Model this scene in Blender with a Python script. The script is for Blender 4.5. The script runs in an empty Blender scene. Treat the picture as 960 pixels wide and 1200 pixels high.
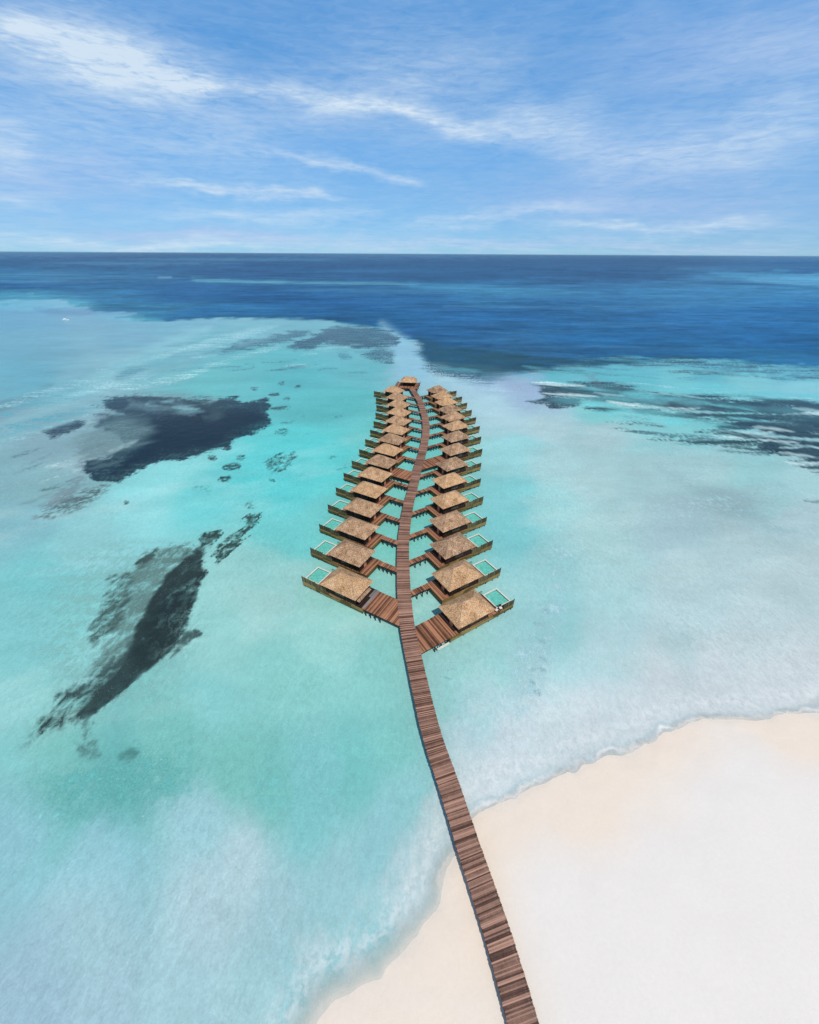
import bpy, bmesh, math, random
import numpy as np
from mathutils import Vector, Matrix

random.seed(7)
rng = np.random.default_rng(11)
sc = bpy.context.scene
COL = sc.collection
R = math.radians

# ------------------------------------------------------------------ camera model (photo 960 x 1200)
F = 450.0; H = 66.0; YH = 297.2
P = math.atan((600 - YH) / F)
CP, SP = math.cos(P), math.sin(P)
ROLL = R(0.32)


def at(x, y, z=0.0):
    """world point at height z seen at a photo position"""
    dx, dy = x - 480.0, y - 600.0
    c, s = math.cos(-ROLL), math.sin(-ROLL)
    x2, y2 = dx * c - dy * s, dx * s + dy * c
    u, v = x2 / F, y2 / F
    d = Vector((u, CP - v * SP, -SP - v * CP))
    t = (z - H) / d.z
    return Vector((0, 0, H)) + d * t


def image_px(X, Y):
    """image pixels of water-level points, as the camera projects them; reef outlines use these"""
    zc = Y * CP + H * SP
    zc = np.maximum(zc, 1.0)
    yc = -(Y * SP - H * CP)
    u = X / zc * F; v = yc / zc * F
    c, s = math.cos(ROLL), math.sin(ROLL)
    return 480 + u * c - v * s, 600 + u * s + v * c


# ------------------------------------------------------------------ numpy noise
LAT = rng.random((256, 256)).astype(np.float32)


def vnoise(x, y, k=0):
    x = np.asarray(x, dtype=np.float64) + 17.31 * k; y = np.asarray(y, dtype=np.float64) + 43.7 * k
    xi = np.floor(x); yi = np.floor(y)
    fx = x - xi; fy = y - yi
    fx = fx * fx * fx * (fx * (fx * 6 - 15) + 10); fy = fy * fy * fy * (fy * (fy * 6 - 15) + 10)
    xi = xi.astype(np.int64) & 255; yi = yi.astype(np.int64) & 255
    x1 = (xi + 1) & 255; y1 = (yi + 1) & 255
    return (LAT[yi, xi] * (1 - fx) + LAT[yi, x1] * fx) * (1 - fy) + (LAT[y1, xi] * (1 - fx) + LAT[y1, x1] * fx) * fy


def fbm(x, y, o=4, k=0, gain=0.5):
    a = 1.0; t = 0.0; s = 0.0
    for i in range(o):
        s = s + a * vnoise(x * 2 ** i * 1.03, y * 2 ** i * 1.03, k + i * 3); t += a; a *= gain
    return s / t


def sstep(a, b, x):
    t = np.clip((x - a) / (b - a), 0, 1)
    return t * t * (3 - 2 * t)


def poly_sdf(px, py, pts):
    """signed distance, positive inside"""
    pts = np.array(pts, float); n = len(pts)
    d = np.full(px.shape, 1e18); ins = np.zeros(px.shape, bool)
    for i in range(n):
        ax, ay = pts[i]; bx, by = pts[(i + 1) % n]
        ex, ey = bx - ax, by - ay
        wx, wy = px - ax, py - ay
        t = np.clip((wx * ex + wy * ey) / (ex * ex + ey * ey + 1e-9), 0, 1)
        d = np.minimum(d, (wx - ex * t) ** 2 + (wy - ey * t) ** 2)
        c = ((ay <= py) & (by > py)) | ((by <= py) & (ay > py))
        with np.errstate(divide='ignore', invalid='ignore'):
            xi = ax + (py - ay) * ex / (ey if abs(ey) > 1e-12 else 1e-12)
        ins ^= c & (px < xi)
    d = np.sqrt(d)
    return np.where(ins, d, -d)


def lin(c):
    c = np.array(c, float) / 255.0
    return np.where(c <= 0.04045, c / 12.92, ((c + 0.055) / 1.055) ** 2.4)


# ------------------------------------------------------------------ materials
def mat(name):
    m = bpy.data.materials.new(name); m.use_nodes = True
    nt = m.node_tree; b = nt.nodes['Principled BSDF']
    return m, nt, b


def node(nt, t, **kw):
    n = nt.nodes.new(t)
    for k, v in kw.items():
        if k in n.bl_rna.properties: setattr(n, k, v)
        else: n.inputs[k].default_value = v
    return n


def ramp(nt, src, stops, interp='LINEAR'):
    r = nt.nodes.new('ShaderNodeValToRGB'); r.color_ramp.interpolation = interp
    e = r.color_ramp.elements
    while len(e) < len(stops): e.new(0.5)
    for i, (p, c) in enumerate(stops):
        e[i].position = p; e[i].color = (*c, 1)
    nt.links.new(src, r.inputs[0]); return r.outputs[0]


def mixc(nt, fac, a, b, mode='MIX'):
    n = nt.nodes.new('ShaderNodeMix'); n.data_type = 'RGBA'; n.blend_type = mode
    for i, v in ((0, fac), (6, a), (7, b)):
        if isinstance(v, (int, float)): n.inputs[i].default_value = v
        elif isinstance(v, tuple): n.inputs[i].default_value = (*v, 1)
        else: nt.links.new(v, n.inputs[i])
    return n.outputs[2]


def mth(nt, op, a, b=None, c=None, clamp=False):
    n = nt.nodes.new('ShaderNodeMath'); n.operation = op; n.use_clamp = clamp
    for i, v in enumerate((a, b, c)):
        if v is None: continue
        if isinstance(v, (int, float)): n.inputs[i].default_value = v
        else: nt.links.new(v, n.inputs[i])
    return n.outputs[0]


def noise(nt, vec, scale, detail=3, rough=0.55, dist=0.0):
    n = node(nt, 'ShaderNodeTexNoise', Scale=scale, Detail=detail, Roughness=rough, Distortion=dist)
    if vec is not None: nt.links.new(vec, n.inputs['Vector'])
    return n.outputs['Fac']


def mapping(nt, vec, scale=(1, 1, 1), rot=(0, 0, 0)):
    n = nt.nodes.new('ShaderNodeMapping'); n.inputs['Scale'].default_value = scale; n.inputs['Rotation'].default_value = rot
    nt.links.new(vec, n.inputs['Vector']); return n.outputs[0]


def bump(nt, b, h, strength, dist=0.05):
    n = nt.nodes.new('ShaderNodeBump'); n.inputs['Strength'].default_value = strength; n.inputs['Distance'].default_value = dist
    nt.links.new(h, n.inputs['Height']); nt.links.new(n.outputs[0], b.inputs['Normal'])


def wood(name, dark, light, rough=0.75, vary=0.5, grainscale=(3, 3, 3), objvar=0.0, bias=0.0):
    """weathered timber: per-board tone from the 'board' attribute, grain and stains from noise"""
    m, nt, b = mat(name)
    a = nt.nodes.new('ShaderNodeAttribute'); a.attribute_name = 'board'
    tc = nt.nodes.new('ShaderNodeTexCoord')
    g = noise(nt, mapping(nt, tc.outputs['Object'], grainscale), 4.0, 4, 0.6)
    st = noise(nt, tc.outputs['Object'], 0.35, 3, 0.6)
    f = mth(nt, 'MULTIPLY_ADD', g, 0.35, mth(nt, 'MULTIPLY_ADD', st, 0.5, mth(nt, 'MULTIPLY_ADD', a.outputs['Fac'], vary, -0.30 - vary * 0.12 + bias)))
    if objvar:
        oi = nt.nodes.new('ShaderNodeObjectInfo')
        f = mth(nt, 'ADD', f, mth(nt, 'MULTIPLY_ADD', oi.outputs['Random'], objvar, -objvar / 2))
    c = ramp(nt, f, [(0.0, tuple(v * 0.55 for v in dark)), (0.25, dark), (0.6, light), (1.0, tuple(min(1, v * 1.5) for v in light))])
    nt.links.new(c, b.inputs['Base Color']); b.inputs['Roughness'].default_value = rough
    b.inputs['Specular IOR Level'].default_value = 0.25
    bump(nt, b, g, 0.3, 0.01)
    return m


M = {}
M['jetty'] = wood('jetty_boards', tuple(lin((94, 68, 58))), tuple(lin((150, 117, 102))), vary=0.9, grainscale=(1, 1, 1), bias=0.03)
M['deck'] = wood('deck_boards', tuple(lin((92, 60, 44))), tuple(lin((158, 112, 86))), vary=0.95, objvar=0.1)
M['beam'] = wood('dark_beams', tuple(lin((38, 30, 26))), tuple(lin((70, 56, 46))))
M['skirt'] = wood('olive_skirt', tuple(lin((96, 80, 40))), tuple(lin((158, 134, 84))), vary=0.5, objvar=0.15)
M['fence'] = wood('screen_boards', tuple(lin((72, 66, 46))), tuple(lin((124, 112, 82))), vary=0.45, objvar=0.2)
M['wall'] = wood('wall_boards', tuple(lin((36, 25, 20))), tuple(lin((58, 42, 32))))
M['post'] = wood('stilts', tuple(lin((44, 40, 36))), tuple(lin((84, 76, 66))))
M['grey'] = wood('grey_boards', tuple(lin((128, 122, 124))), tuple(lin((178, 174, 178))), vary=0.3)

# thatch
m, nt, b = mat('thatch')
tc = nt.nodes.new('ShaderNodeTexCoord'); oi = nt.nodes.new('ShaderNodeObjectInfo')
off = nt.nodes.new('ShaderNodeVectorMath'); off.operation = 'ADD'
sh = nt.nodes.new('ShaderNodeCombineXYZ')
nt.links.new(mth(nt, 'MULTIPLY', oi.outputs['Random'], 91.0), sh.inputs[0]); nt.links.new(mth(nt, 'MULTIPLY', oi.outputs['Random'], 37.0), sh.inputs[1])
nt.links.new(tc.outputs['Object'], off.inputs[0]); nt.links.new(sh.outputs[0], off.inputs[1])
n1 = noise(nt, off.outputs[0], 5.2, 3, 0.62, 0.4)
n2 = noise(nt, off.outputs[0], 10.0, 2, 0.6)
n3 = noise(nt, off.outputs[0], 0.55, 3, 0.6)
f = mth(nt, 'ADD', mth(nt, 'MULTIPLY', n1, 0.60), mth(nt, 'MULTIPLY_ADD', n2, 0.35, mth(nt, 'MULTIPLY', n3, 0.28)))
f = mth(nt, 'ADD', f, mth(nt, 'MULTIPLY_ADD', oi.outputs['Random'], 0.08, -0.045))
c = ramp(nt, f, [(0.46, tuple(lin((66, 49, 38)))), (0.555, tuple(lin((142, 110, 83)))), (0.64, tuple(lin((184, 152, 122)))), (0.78, tuple(lin((224, 198, 170))))])
hs = nt.nodes.new('ShaderNodeHueSaturation')
nt.links.new(c, hs.inputs['Color'])
nt.links.new(mth(nt, 'MULTIPLY_ADD', oi.outputs['Random'], 0.25, 0.90), hs.inputs['Saturation'])
nt.links.new(hs.outputs[0], b.inputs['Base Color'])
b.inputs['Roughness'].default_value = 0.95; b.inputs['Specular IOR Level'].default_value = 0.1
bump(nt, b, n1, 0.7, 0.12)
M['thatch'] = m

m, nt, b = mat('ridge_thatch')
tc = nt.nodes.new('ShaderNodeTexCoord')
c = ramp(nt, noise(nt, tc.outputs['Object'], 5, 3), [(0.35, tuple(lin((130, 104, 82)))), (0.65, tuple(lin((196, 170, 142))))])
nt.links.new(c, b.inputs['Base Color']); b.inputs['Roughness'].default_value = 0.95
M['ridge'] = m

m, nt, b = mat('pool_water')
tc = nt.nodes.new('ShaderNodeTexCoord')
nz = noise(nt, tc.outputs['Object'], 2.2, 3)
c = ramp(nt, nz, [(0.35, tuple(lin((84, 178, 166)))), (0.65, tuple(lin((116, 204, 192))))])
nt.links.new(c, b.inputs['Base Color']); b.inputs['Roughness'].default_value = 0.08
bump(nt, b, nz, 0.15, 0.03)
M['pool'] = m

m, nt, b = mat('pale_stone')
tc = nt.nodes.new('ShaderNodeTexCoord')
c = ramp(nt, noise(nt, tc.outputs['Object'], 3, 4), [(0.35, tuple(lin((200, 199, 190)))), (0.65, tuple(lin((228, 227, 218))))])
nt.links.new(c, b.inputs['Base Color']); b.inputs['Roughness'].default_value = 0.6
M['coping'] = m

m, nt, b = mat('white_cloth')
tc = nt.nodes.new('ShaderNodeTexCoord')
c = ramp(nt, noise(nt, tc.outputs['Object'], 6, 3), [(0.3, (0.62, 0.6, 0.58)), (0.7, (0.8, 0.79, 0.77))])
nt.links.new(c, b.inputs['Base Color']); b.inputs['Roughness'].default_value = 0.9
M['cloth'] = m

m, nt, b = mat('white_hull')
tc = nt.nodes.new('ShaderNodeTexCoord')
c = ramp(nt, noise(nt, tc.outputs['Object'], 2, 3), [(0.3, (0.74, 0.76, 0.78)), (0.7, (0.84, 0.85, 0.86))])
nt.links.new(c, b.inputs['Base Color']); b.inputs['Roughness'].default_value = 0.3
M['hull'] = m

m, nt, b = mat('dark_glass')
tc = nt.nodes.new('ShaderNodeTexCoord')
c = ramp(nt, noise(nt, tc.outputs['Object'], 1.5, 2), [(0.3, (0.02, 0.03, 0.035)), (0.7, (0.05, 0.07, 0.08))])
nt.links.new(c, b.inputs['Base Color']); b.inputs['Roughness'].default_value = 0.08
M['glass'] = m


# ------------------------------------------------------------------ mesh collector
class MB:
    def __init__(s): s.v = []; s.f = []; s.a = []

    def poly(s, vs, faces, shade=0.5):
        o = len(s.v); s.v += [tuple(v) for v in vs]
        for fc in faces: s.f.append([o + i for i in fc]); s.a.append(shade)

    def box(s, x0, x1, y0, y1, z0, z1, shade=None):
        if shade is None: shade = random.random()
        x0, x1 = min(x0, x1), max(x0, x1); y0, y1 = min(y0, y1), max(y0, y1)
        s.poly([(x0, y0, z0), (x1, y0, z0), (x1, y1, z0), (x0, y1, z0), (x0, y0, z1), (x1, y0, z1), (x1, y1, z1), (x0, y1, z1)],
               [(3, 2, 1, 0), (4, 5, 6, 7), (0, 1, 5, 4), (1, 2, 6, 5), (2, 3, 7, 6), (3, 0, 4, 7)], shade)

    def prism(s, quad, z0, z1, shade=None):
        """quad of xy points, counter-clockwise or not"""
        if shade is None: shade = random.random()
        q = [(p[0], p[1]) for p in quad]
        ar = sum(q[i][0] * q[(i + 1) % len(q)][1] - q[(i + 1) % len(q)][0] * q[i][1] for i in range(len(q)))
        if ar < 0: q.reverse()
        n = len(q)
        vs = [(x, y, z0) for x, y in q] + [(x, y, z1) for x, y in q]
        s.poly(vs, [tuple(range(n - 1, -1, -1)), tuple(range(n, 2 * n))] + [(i, (i + 1) % n, n + (i + 1) % n, n + i) for i in range(n)], shade)

    def tube(s, a, b_, r0, r1=None, n=8, shade=0.5):
        a, b_ = Vector(a), Vector(b_); r1 = r0 if r1 is None else r1
        d = (b_ - a).normalized()
        e = d.orthogonal().normalized(); g = d.cross(e)
        vs = []
        for p, r in ((a, r0), (b_, r1)):
            for i in range(n):
                t = 2 * math.pi * i / n
                vs.append(p + e * (r * math.cos(t)) + g * (r * math.sin(t)))
        s.poly(vs, [tuple(range(n - 1, -1, -1)), tuple(range(n, 2 * n))] + [(i, (i + 1) % n, n + (i + 1) % n, n + i) for i in range(n)], shade)

    def build(s, name, material, parent=None, loc=None, smooth=False):
        me = bpy.data.meshes.new(name)
        me.from_pydata(s.v, [], s.f); me.update()
        at_ = me.attributes.new('board', 'FLOAT', 'FACE'); at_.data.foreach_set('value', s.a)
        if smooth: me.polygons.foreach_set('use_smooth', [True] * len(me.polygons))
        me.materials.append(material)
        o = bpy.data.objects.new(name, me); COL.objects.link(o)
        if parent is not None: o.parent = parent
        if loc is not None: o.location = loc
        return o


def tag(o, label=None, cat=None, group=None, kind=None):
    for k, v in (('label', label), ('category', cat), ('group', group), ('kind', kind)):
        if v: o[k] = v
    return o


def empty(name, loc, rz=0.0):
    o = bpy.data.objects.new(name, None); COL.objects.link(o)
    o.location = loc; o.rotation_euler = (0, 0, rz); o.empty_display_size = 0.5
    return o


def children(o): return [c for c in list(bpy.data.objects) if c.parent == o]


def copy_tree(o, parent=None, skip=()):
    c = o.copy(); COL.objects.link(c); c.parent = parent
    for ch in children(o):
        if ch.name.split('.')[0] not in skip: copy_tree(ch, c)
    return c


ORD = 'first second third fourth fifth sixth seventh eighth ninth tenth eleventh twelfth thirteenth fourteenth fifteenth'.split()

# ------------------------------------------------------------------ jetty
JP = [(622, 1235), (613.5, 1200), (585.5, 1100), (544.8, 980), (533, 940), (519.5, 900), (505.4, 860), (482.5, 760), (477.2, 735), (473.8, 700), (472.6, 670), (472.4, 640),
      (474.2, 620), (477, 600), (481.5, 580), (484.5, 570), (486.8, 560), (490.4, 545), (495.1, 530), (498.2, 515), (499.5, 502), (498.5, 490), (495.6, 480),
      (492.3, 470), (486.3, 460.5), (483.0, 455.3)]
ZD = 1.8
ctrl = [at(x, y, ZD) for x, y in JP]
ctrl = [Vector((ctrl[0].x + 4.3, ctrl[0].y - 11, ZD))] + ctrl


def catmull(p, n=24):
    out = []
    for i in range(len(p) - 1):
        a = p[max(i - 1, 0)]; b_ = p[i]; c_ = p[i + 1]; d = p[min(i + 2, len(p) - 1)]
        for k in range(n):
            t = k / n
            out.append(0.5 * ((2 * b_) + (c_ - a) * t + (2 * a - 5 * b_ + 4 * c_ - d) * t * t + (3 * b_ - a - 3 * c_ + d) * t ** 3))
    out.append(p[-1]); return out


dense = catmull(ctrl)
# resample evenly and smooth a little
S = [0.0]
for i in range(1, len(dense)): S.append(S[-1] + (dense[i] - dense[i - 1]).length)
LEN = S[-1]
step = 0.5
ns = int(LEN / step)
xs = np.interp(np.arange(ns + 1) * step, S, [p.x for p in dense]); ys = np.interp(np.arange(ns + 1) * step, S, [p.y for p in dense])
for _ in range(60):
    xs[1:-1] = 0.25 * xs[:-2] + 0.5 * xs[1:-1] + 0.25 * xs[2:]; ys[1:-1] = 0.25 * ys[:-2] + 0.5 * ys[1:-1] + 0.25 * ys[2:]
TX = np.gradient(xs); TY = np.gradient(ys); TL = np.hypot(TX, TY); TX /= TL; TY /= TL
sarr = np.arange(ns + 1) * step


def jet(s, off=0.0):
    x = np.interp(s, sarr, xs); y = np.interp(s, sarr, ys); tx = np.interp(s, sarr, TX); ty = np.interp(s, sarr, TY)
    return (x + ty * off, y - tx * off)        # off > 0 is to the right of travel (away from the beach)


JW = 1.56
jetty = empty('jetty', (xs[0], ys[0], 0))
tag(jetty, 'long curving brown plank jetty running from the white beach out between the villas', 'jetty')
JO = Vector((xs[0], ys[0], 0))


def jl(p): return (p[0] - JO.x, p[1] - JO.y)


mb = MB(); s = 0.0; tone = 0.5; i = 0
while s < LEN - 0.2:
    w = random.choice((0.13, 0.15, 0.15, 0.17))
    tone = 0.8 * tone + 0.2 * random.random() if random.random() < 0.93 else random.random()
    sh_ = min(1, max(0, 0.38 * tone + 0.62 * random.random()))
    if random.random() < 0.09: sh_ = 1.1
    if random.random() < 0.12: sh_ = 0.06
    l = JW + random.uniform(-0.035, 0.05); r_ = JW + random.uniform(-0.035, 0.05)
    a, b_, c_, d = jet(s, -l), jet(s, r_), jet(s + w - 0.016, r_), jet(s + w - 0.016, -l)
    dz = random.uniform(-0.006, 0.006)
    mb.prism([jl(a), jl(b_), jl(c_), jl(d)], ZD - 0.05 + dz, ZD + dz, sh_)
    s += w
mb.build('planking', M['jetty'], jetty)
for off in (-JW + 0.12, JW - 0.12, 0.0):
    mb = MB(); k = 0.0
    while k < LEN - 0.5:
        e = min(k + 2.0, LEN)
        mb.prism([jl(jet(k, off - 0.09)), jl(jet(k, off + 0.09)), jl(jet(e, off + 0.09)), jl(jet(e, off - 0.09))], ZD - 0.36, ZD - 0.066, 0.5)
        k = e
    mb.build('edge_beam' if off else 'joist', M['beam'], jetty)
pm = None; k = 3.0; npost = 0
while k < LEN - 1 and npost < 98:
    for off in (-JW + 0.34, JW - 0.34):
        p = jl(jet(k, off))
        if pm is None:
            t = MB(); t.tube((0, 0, -1.6), (0, 0, ZD - 0.07), 0.15, 0.14, 9); po = t.build('post', M['post'], jetty); pm = po.data
        else:
            po = bpy.data.objects.new('post', pm); COL.objects.link(po); po.parent = jetty
        po.location = (p[0], p[1], 0); npost += 1
    k += (LEN - 4) / 48.0

# ------------------------------------------------------------------ villas
LB = [(416.4, 704.3), (421.2, 665), (427.5, 633.1), (434.2, 606.9), (440.6, 584.4), (447.2, 565.4), (454.7, 549.5), (461.5, 534.9), (466.7, 521.9),
      (470.8, 510.0), (473.1, 499.0), (473.6, 488.4), (473.0, 478.7), (470.9, 469.9), (467.0, 461.4)]
RB = [(537.6, 738), (526.7, 694), (522.1, 655.9), (519.3, 624.4), (519.3, 596.9), (520, 572.9), (523.7, 552.6), (527.9, 534.4), (529, 518.7), (529.4, 505.3),
      (526.6, 494.2), (522.9, 484.8), (518.6, 475.9), (513.6, 468.2), (508.0, 460.9)]
ZE = 4.6
EU, EV = 9.8, 7.0
ANG = {1: R(32.0), -1: R(29.6)}


def planks_u(mb, sg, u0, u1, v0, v1, z1, th=0.05, w=0.19):
    """boards lying along v, laid side by side along u"""
    u = u0; tone = random.random()
    while u < u1 - 0.02:
        ww = min(w, u1 - u)
        tone = 0.3 * tone + 0.7 * random.random()
        dz = random.uniform(-0.004, 0.004)
        mb.box(sg * u, sg * (u + ww - 0.016), v0 + random.uniform(-0.02, 0.02), v1 + random.uniform(-0.02, 0.02), z1 - th + dz, z1 + dz, tone)
        u += ww


def roof_mesh(sg):
    """hipped thatch roof: subdivided slopes with uneven lumps, thick eaves"""
    bm = bmesh.new()
    hu, hv, rz = EU, EV, 2.45
    r0, r1 = (3.55, 3.5), (6.25, 3.5)
    A, B_, C_, D = (0, 0), (hu, 0), (hu, hv), (0, hv)
    z = {A: 0, B_: 0, C_: 0, D: 0, r0: rz, r1: rz}
    P3 = lambda p: Vector((sg * p[0], p[1], z[p]))
    N = 16

    def grid(p00, p10, p11, p01):
        rows = []
        for j in range(N + 1):
            row = []
            for i_ in range(N + 1):
                a = i_ / N; b2 = j / N
                q = (P3(p00) * (1 - a) + P3(p10) * a) * (1 - b2) + (P3(p01) * (1 - a) + P3(p11) * a) * b2
                row.append(bm.verts.new(q))
            rows.append(row)
        for j in range(N):
            for i_ in range(N):
                try: bm.faces.new((rows[j][i_], rows[j][i_ + 1], rows[j + 1][i_ + 1], rows[j + 1][i_]))
                except ValueError: pass
    grid(A, B_, r1, r0); grid(B_, C_, r1, r1); grid(C_, D, r0, r1); grid(D, A, r0, r0)
    bmesh.ops.remove_doubles(bm, verts=bm.verts, dist=0.002)
    rr = random.Random(5)
    for v in bm.verts:
        e = min(abs(v.co.x), abs(abs(v.co.x) - hu), abs(v.co.y), abs(v.co.y - hv))
        k = 0.8 if v.co.z > 0.05 else 0.3
        v.co += Vector((rr.uniform(-.05, .05), rr.uniform(-.05, .05), rr.uniform(-.05, .05))) * k
    # eaves: extrude the rim down
    rim = [e for e in bm.edges if e.is_boundary]
    ret = bmesh.ops.extrude_edge_only(bm, edges=rim)
    low = [v for v in ret['geom'] if isinstance(v, bmesh.types.BMVert)]
    for v in low:
        cx = sg * hu / 2; d = Vector((cx - v.co.x, hv / 2 - v.co.y, 0)).normalized()
        v.co += d * 0.12; v.co.z -= 0.15
    le = [e for e in bm.edges if e.is_boundary]
    bmesh.ops.holes_fill(bm, edges=le)
    bmesh.ops.recalc_face_normals(bm, faces=bm.faces)
    me = bpy.data.meshes.new('roof'); bm.to_mesh(me); bm.free()
    me.materials.append(M['thatch'])
    return me


def link(name, me, parent, loc=(0, 0, 0)):
    o = bpy.data.objects.new(name, me); COL.objects.link(o); o.parent = parent; o.location = loc; return o


def make_villa(sg, short_fence=False, first=False):
    root = empty('water_villa', (0, 0, 0))
    X = lambda u: sg * u
    # sun deck and porch boards
    mb = MB()
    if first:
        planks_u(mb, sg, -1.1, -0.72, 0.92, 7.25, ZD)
        m2 = MB(); planks_u(m2, sg, -0.72, 0.98, 0.92, 7.25, ZD); pe = m2.build('porch', M['wall'], root); pe['label'] = 'entrance porch with its shade painted dark'  # boards take the wall colour to paint in the shade under eave and canopy
    else: planks_u(mb, sg, -1.1, 0.98, 0.92, 7.25, ZD)
    planks_u(mb, sg, 0.98, 9.0, 0.92, 1.01, ZD - 0.004)
    planks_u(mb, sg, 9.0, 12.22, 0.92, 6.9, ZD)
    planks_u(mb, sg, 12.22, 16.3, 0.92, 1.82, ZD)
    mb.build('deck', M['deck'], root)
    # bearer frame under it
    mb = MB()
    for v in (1.3, 3.4, 5.4, 6.7): mb.box(X(-0.95), X(12.1), v - 0.1, v + 0.1, 1.38, 1.742, 0.5)
    for u in (-0.8, 2.5, 6, 9.5, 12.0): mb.box(X(u - 0.1), X(u + 0.1), 1.0, 6.85, 1.1, 1.378, 0.5)
    mb.build('bearer', M['beam'], root)
    # skirts
    mb = MB()
    for z0, z1 in ((1.36, 1.74), (0.95, 1.335), (0.55, 0.925)):
        u = -1.1
        while u < 12.3:
            w = min(random.uniform(2.2, 3.6), 12.3 - u)
            mb.box(X(u), X(u + w - 0.01), 0.86, 0.915, z0, z1); u += w
    for z0, z1 in ((1.36, 1.74), (0.95, 1.335), (0.62, 0.925)):
        mb.box(X(12.34), X(16.3), 0.87, 0.915, z0, z1)
    for z0, z1 in ((1.30, 1.74), (0.80, 1.27)):
        mb.box(X(-1.16), X(-1.105), 0.92, 7.2, z0, z1)                     # porch edge
        mb.box(X(-1.1), X(12.2), 7.26, 7.31, z0, z1)
    mb.build('skirt', M['skirt'], root)
    # walls
    mb = MB()
    z0, z1 = ZD + 0.005, 4.36
    v0, v1, u0, u1, t = 1.02, 6.3, 1.0, 8.95, 0.14
    def boards(horizontal, a, b_, fixed0, fixed1):
        x = a
        while x < b_ - 0.01:
            w = min(0.3, b_ - x)
            if horizontal: mb.box(X(x), X(x + w - 0.006), fixed0, fixed1, z0, z1)
            else: mb.box(X(fixed0), X(fixed1), x, x + w - 0.006, z0, z1)
            x += w
    boards(True, u0, u1, v0, v0 + t); boards(True, u0, u1, v1 - t, v1)
    boards(False, v0 + t, v1 - t, u0, u0 + t); boards(False, v0 + t, v1 - t, u1 - t, u1)
    w = mb.build('wall', M['wall'], root)
    mb = MB(); mb.box(X(u0 - 0.06), X(u0 - 0.004), 3.0, 4.0, z0 + 0.01, 3.95, 0.9)
    d = mb.build('door', M['deck'], root)
    mb = MB(); mb.box(X(u0 - 0.12), X(u0 - 0.062), 3.86, 3.9, 2.75, 3.05, 0.2); mb.build('handle', M['grey'], d)
    mb = MB()
    for a in (1.9, 3.6): mb.box(X(u1 + 0.004), X(u1 + 0.05), a, a + 1.62, z0 + 0.08, 3.98, 0.3)
    mb.build('sliding_door', M['glass'], root)
    # window band in the front wall
    mb = MB(); mb.box(X(4.0), X(6.2), v0 - 0.05, v0 - 0.004, 2.75, 3.85, 0.3); wd = mb.build('window', M['glass'], root)
    mb = MB()
    for (a, b2, c, dd) in ((3.9, 6.3, 3.85, 3.95), (3.9, 6.3, 2.65, 2.75), (3.9, 4.0, 2.75, 3.85), (6.2, 6.3, 2.75, 3.85), (5.06, 5.14, 2.75, 3.85)):
        mb.box(X(a), X(b2), v0 - 0.08, v0 - 0.003 if a != 5.06 else v0 - 0.052, c, dd, 0.5)
    mb.build('frame', M['skirt'], wd)
    # roof
    rf = link('roof', ROOF[sg], root, (0, 0, ZE))
    mb = MB()
    pk0, pk1 = (X(3.55), 3.5, 2.47), (X(6.25), 3.5, 2.47)
    mb.tube(pk0, pk1, 0.10, 0.10, 6)
    for c, pk in (((X(0.05), 0.05, 0.0), pk0), ((X(9.75), 0.05, 0.0), pk1), ((X(9.75), 6.95, 0.0), pk1), ((X(0.05), 6.95, 0.0), pk0)):
        mb.tube(c, pk, 0.055, 0.085, 6)
    mb.build('ridge_cap', M['ridge'], rf)
    # privacy screen
    mb = MB()
    u = 13.35 if short_fence else 9.05
    while u < 16.28:
        w = 0.16
        top = 3.32 if u > 12.2 else 3.12
        mb.box(X(u), X(min(u + w - 0.012, 16.3)), 0.86, 0.905, 1.79, top + random.uniform(-0.02, 0.02)); u += w
    fn = mb.build('privacy_screen', M['fence'], root)
    for u in ((13.3, 14.8, 16.2) if short_fence else (9.0, 10.6, 12.2, 14.2, 16.2)):
        mb = MB(); mb.box(X(u), X(u + 0.1), 0.91, 1.0, ZD + 0.003, 3.38 if u > 12 else 3.16, 0.2)
        mb.build('fence_post', M['beam'], fn)
    # pool
    mb = MB()
    pu0, pu1, pv0, pv1 = 12.3, 16.25, 1.9, 6.45
    for a, b2, c, dd in ((pu0 - .06, pu0 + .06, pv0, pv1), (pu1 - .06, pu1 + .06, pv0, pv1), (pu0 + .062, pu1 - .062, pv0, pv0 + .12), (pu0 + .062, pu1 - .062, pv1 - .12, pv1)):
        mb.box(X(a), X(b2), c, dd, 0.35, ZD - 0.02, 0.5)
    mb.box(X(pu0 + .062), X(pu1 - .062), pv0 + .122, pv1 - .122, 0.35, 0.5, 0.5)
    pool = mb.build('pool', M['grey'], root)
    mb = MB(); mb.box(X(pu0 + .064), X(pu1 - .064), pv0 + .124, pv1 - .124, 0.6, 1.5, 0.5); mb.build('pool_water', M['pool'], pool)
    mb = MB()
    for a, b2, c, dd in ((pu0 - .07, pu0 + .17, pv0 - .04, pv1 + .05), (pu1 - .20, pu1 + .10, pv0 - .04, pv1 + .05), (pu0 + .172, pu1 - .202, pv0 - .04, pv0 + .16), (pu0 + .172, pu1 - .202, pv1 - .24, pv1 + .05)):
        mb.box(X(a), X(b2), c, dd, ZD - 0.018, ZD + 0.09, 0.5)
    mb.build('coping', M['coping'], pool)
    # railing at the back of the sun deck
    mb = MB()
    mb.box(X(9.9), X(12.2), 6.84, 6.9, 2.72, 2.8, 0.3)
    u = 9.9
    while u < 12.25:
        mb.box(X(u), X(u + 0.06), 6.84, 6.9, ZD + 0.004, 2.718, 0.3); u += 0.33
    mb.build('railing', M['beam'], root)
    # ladder to the sea
    mb = MB()
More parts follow.
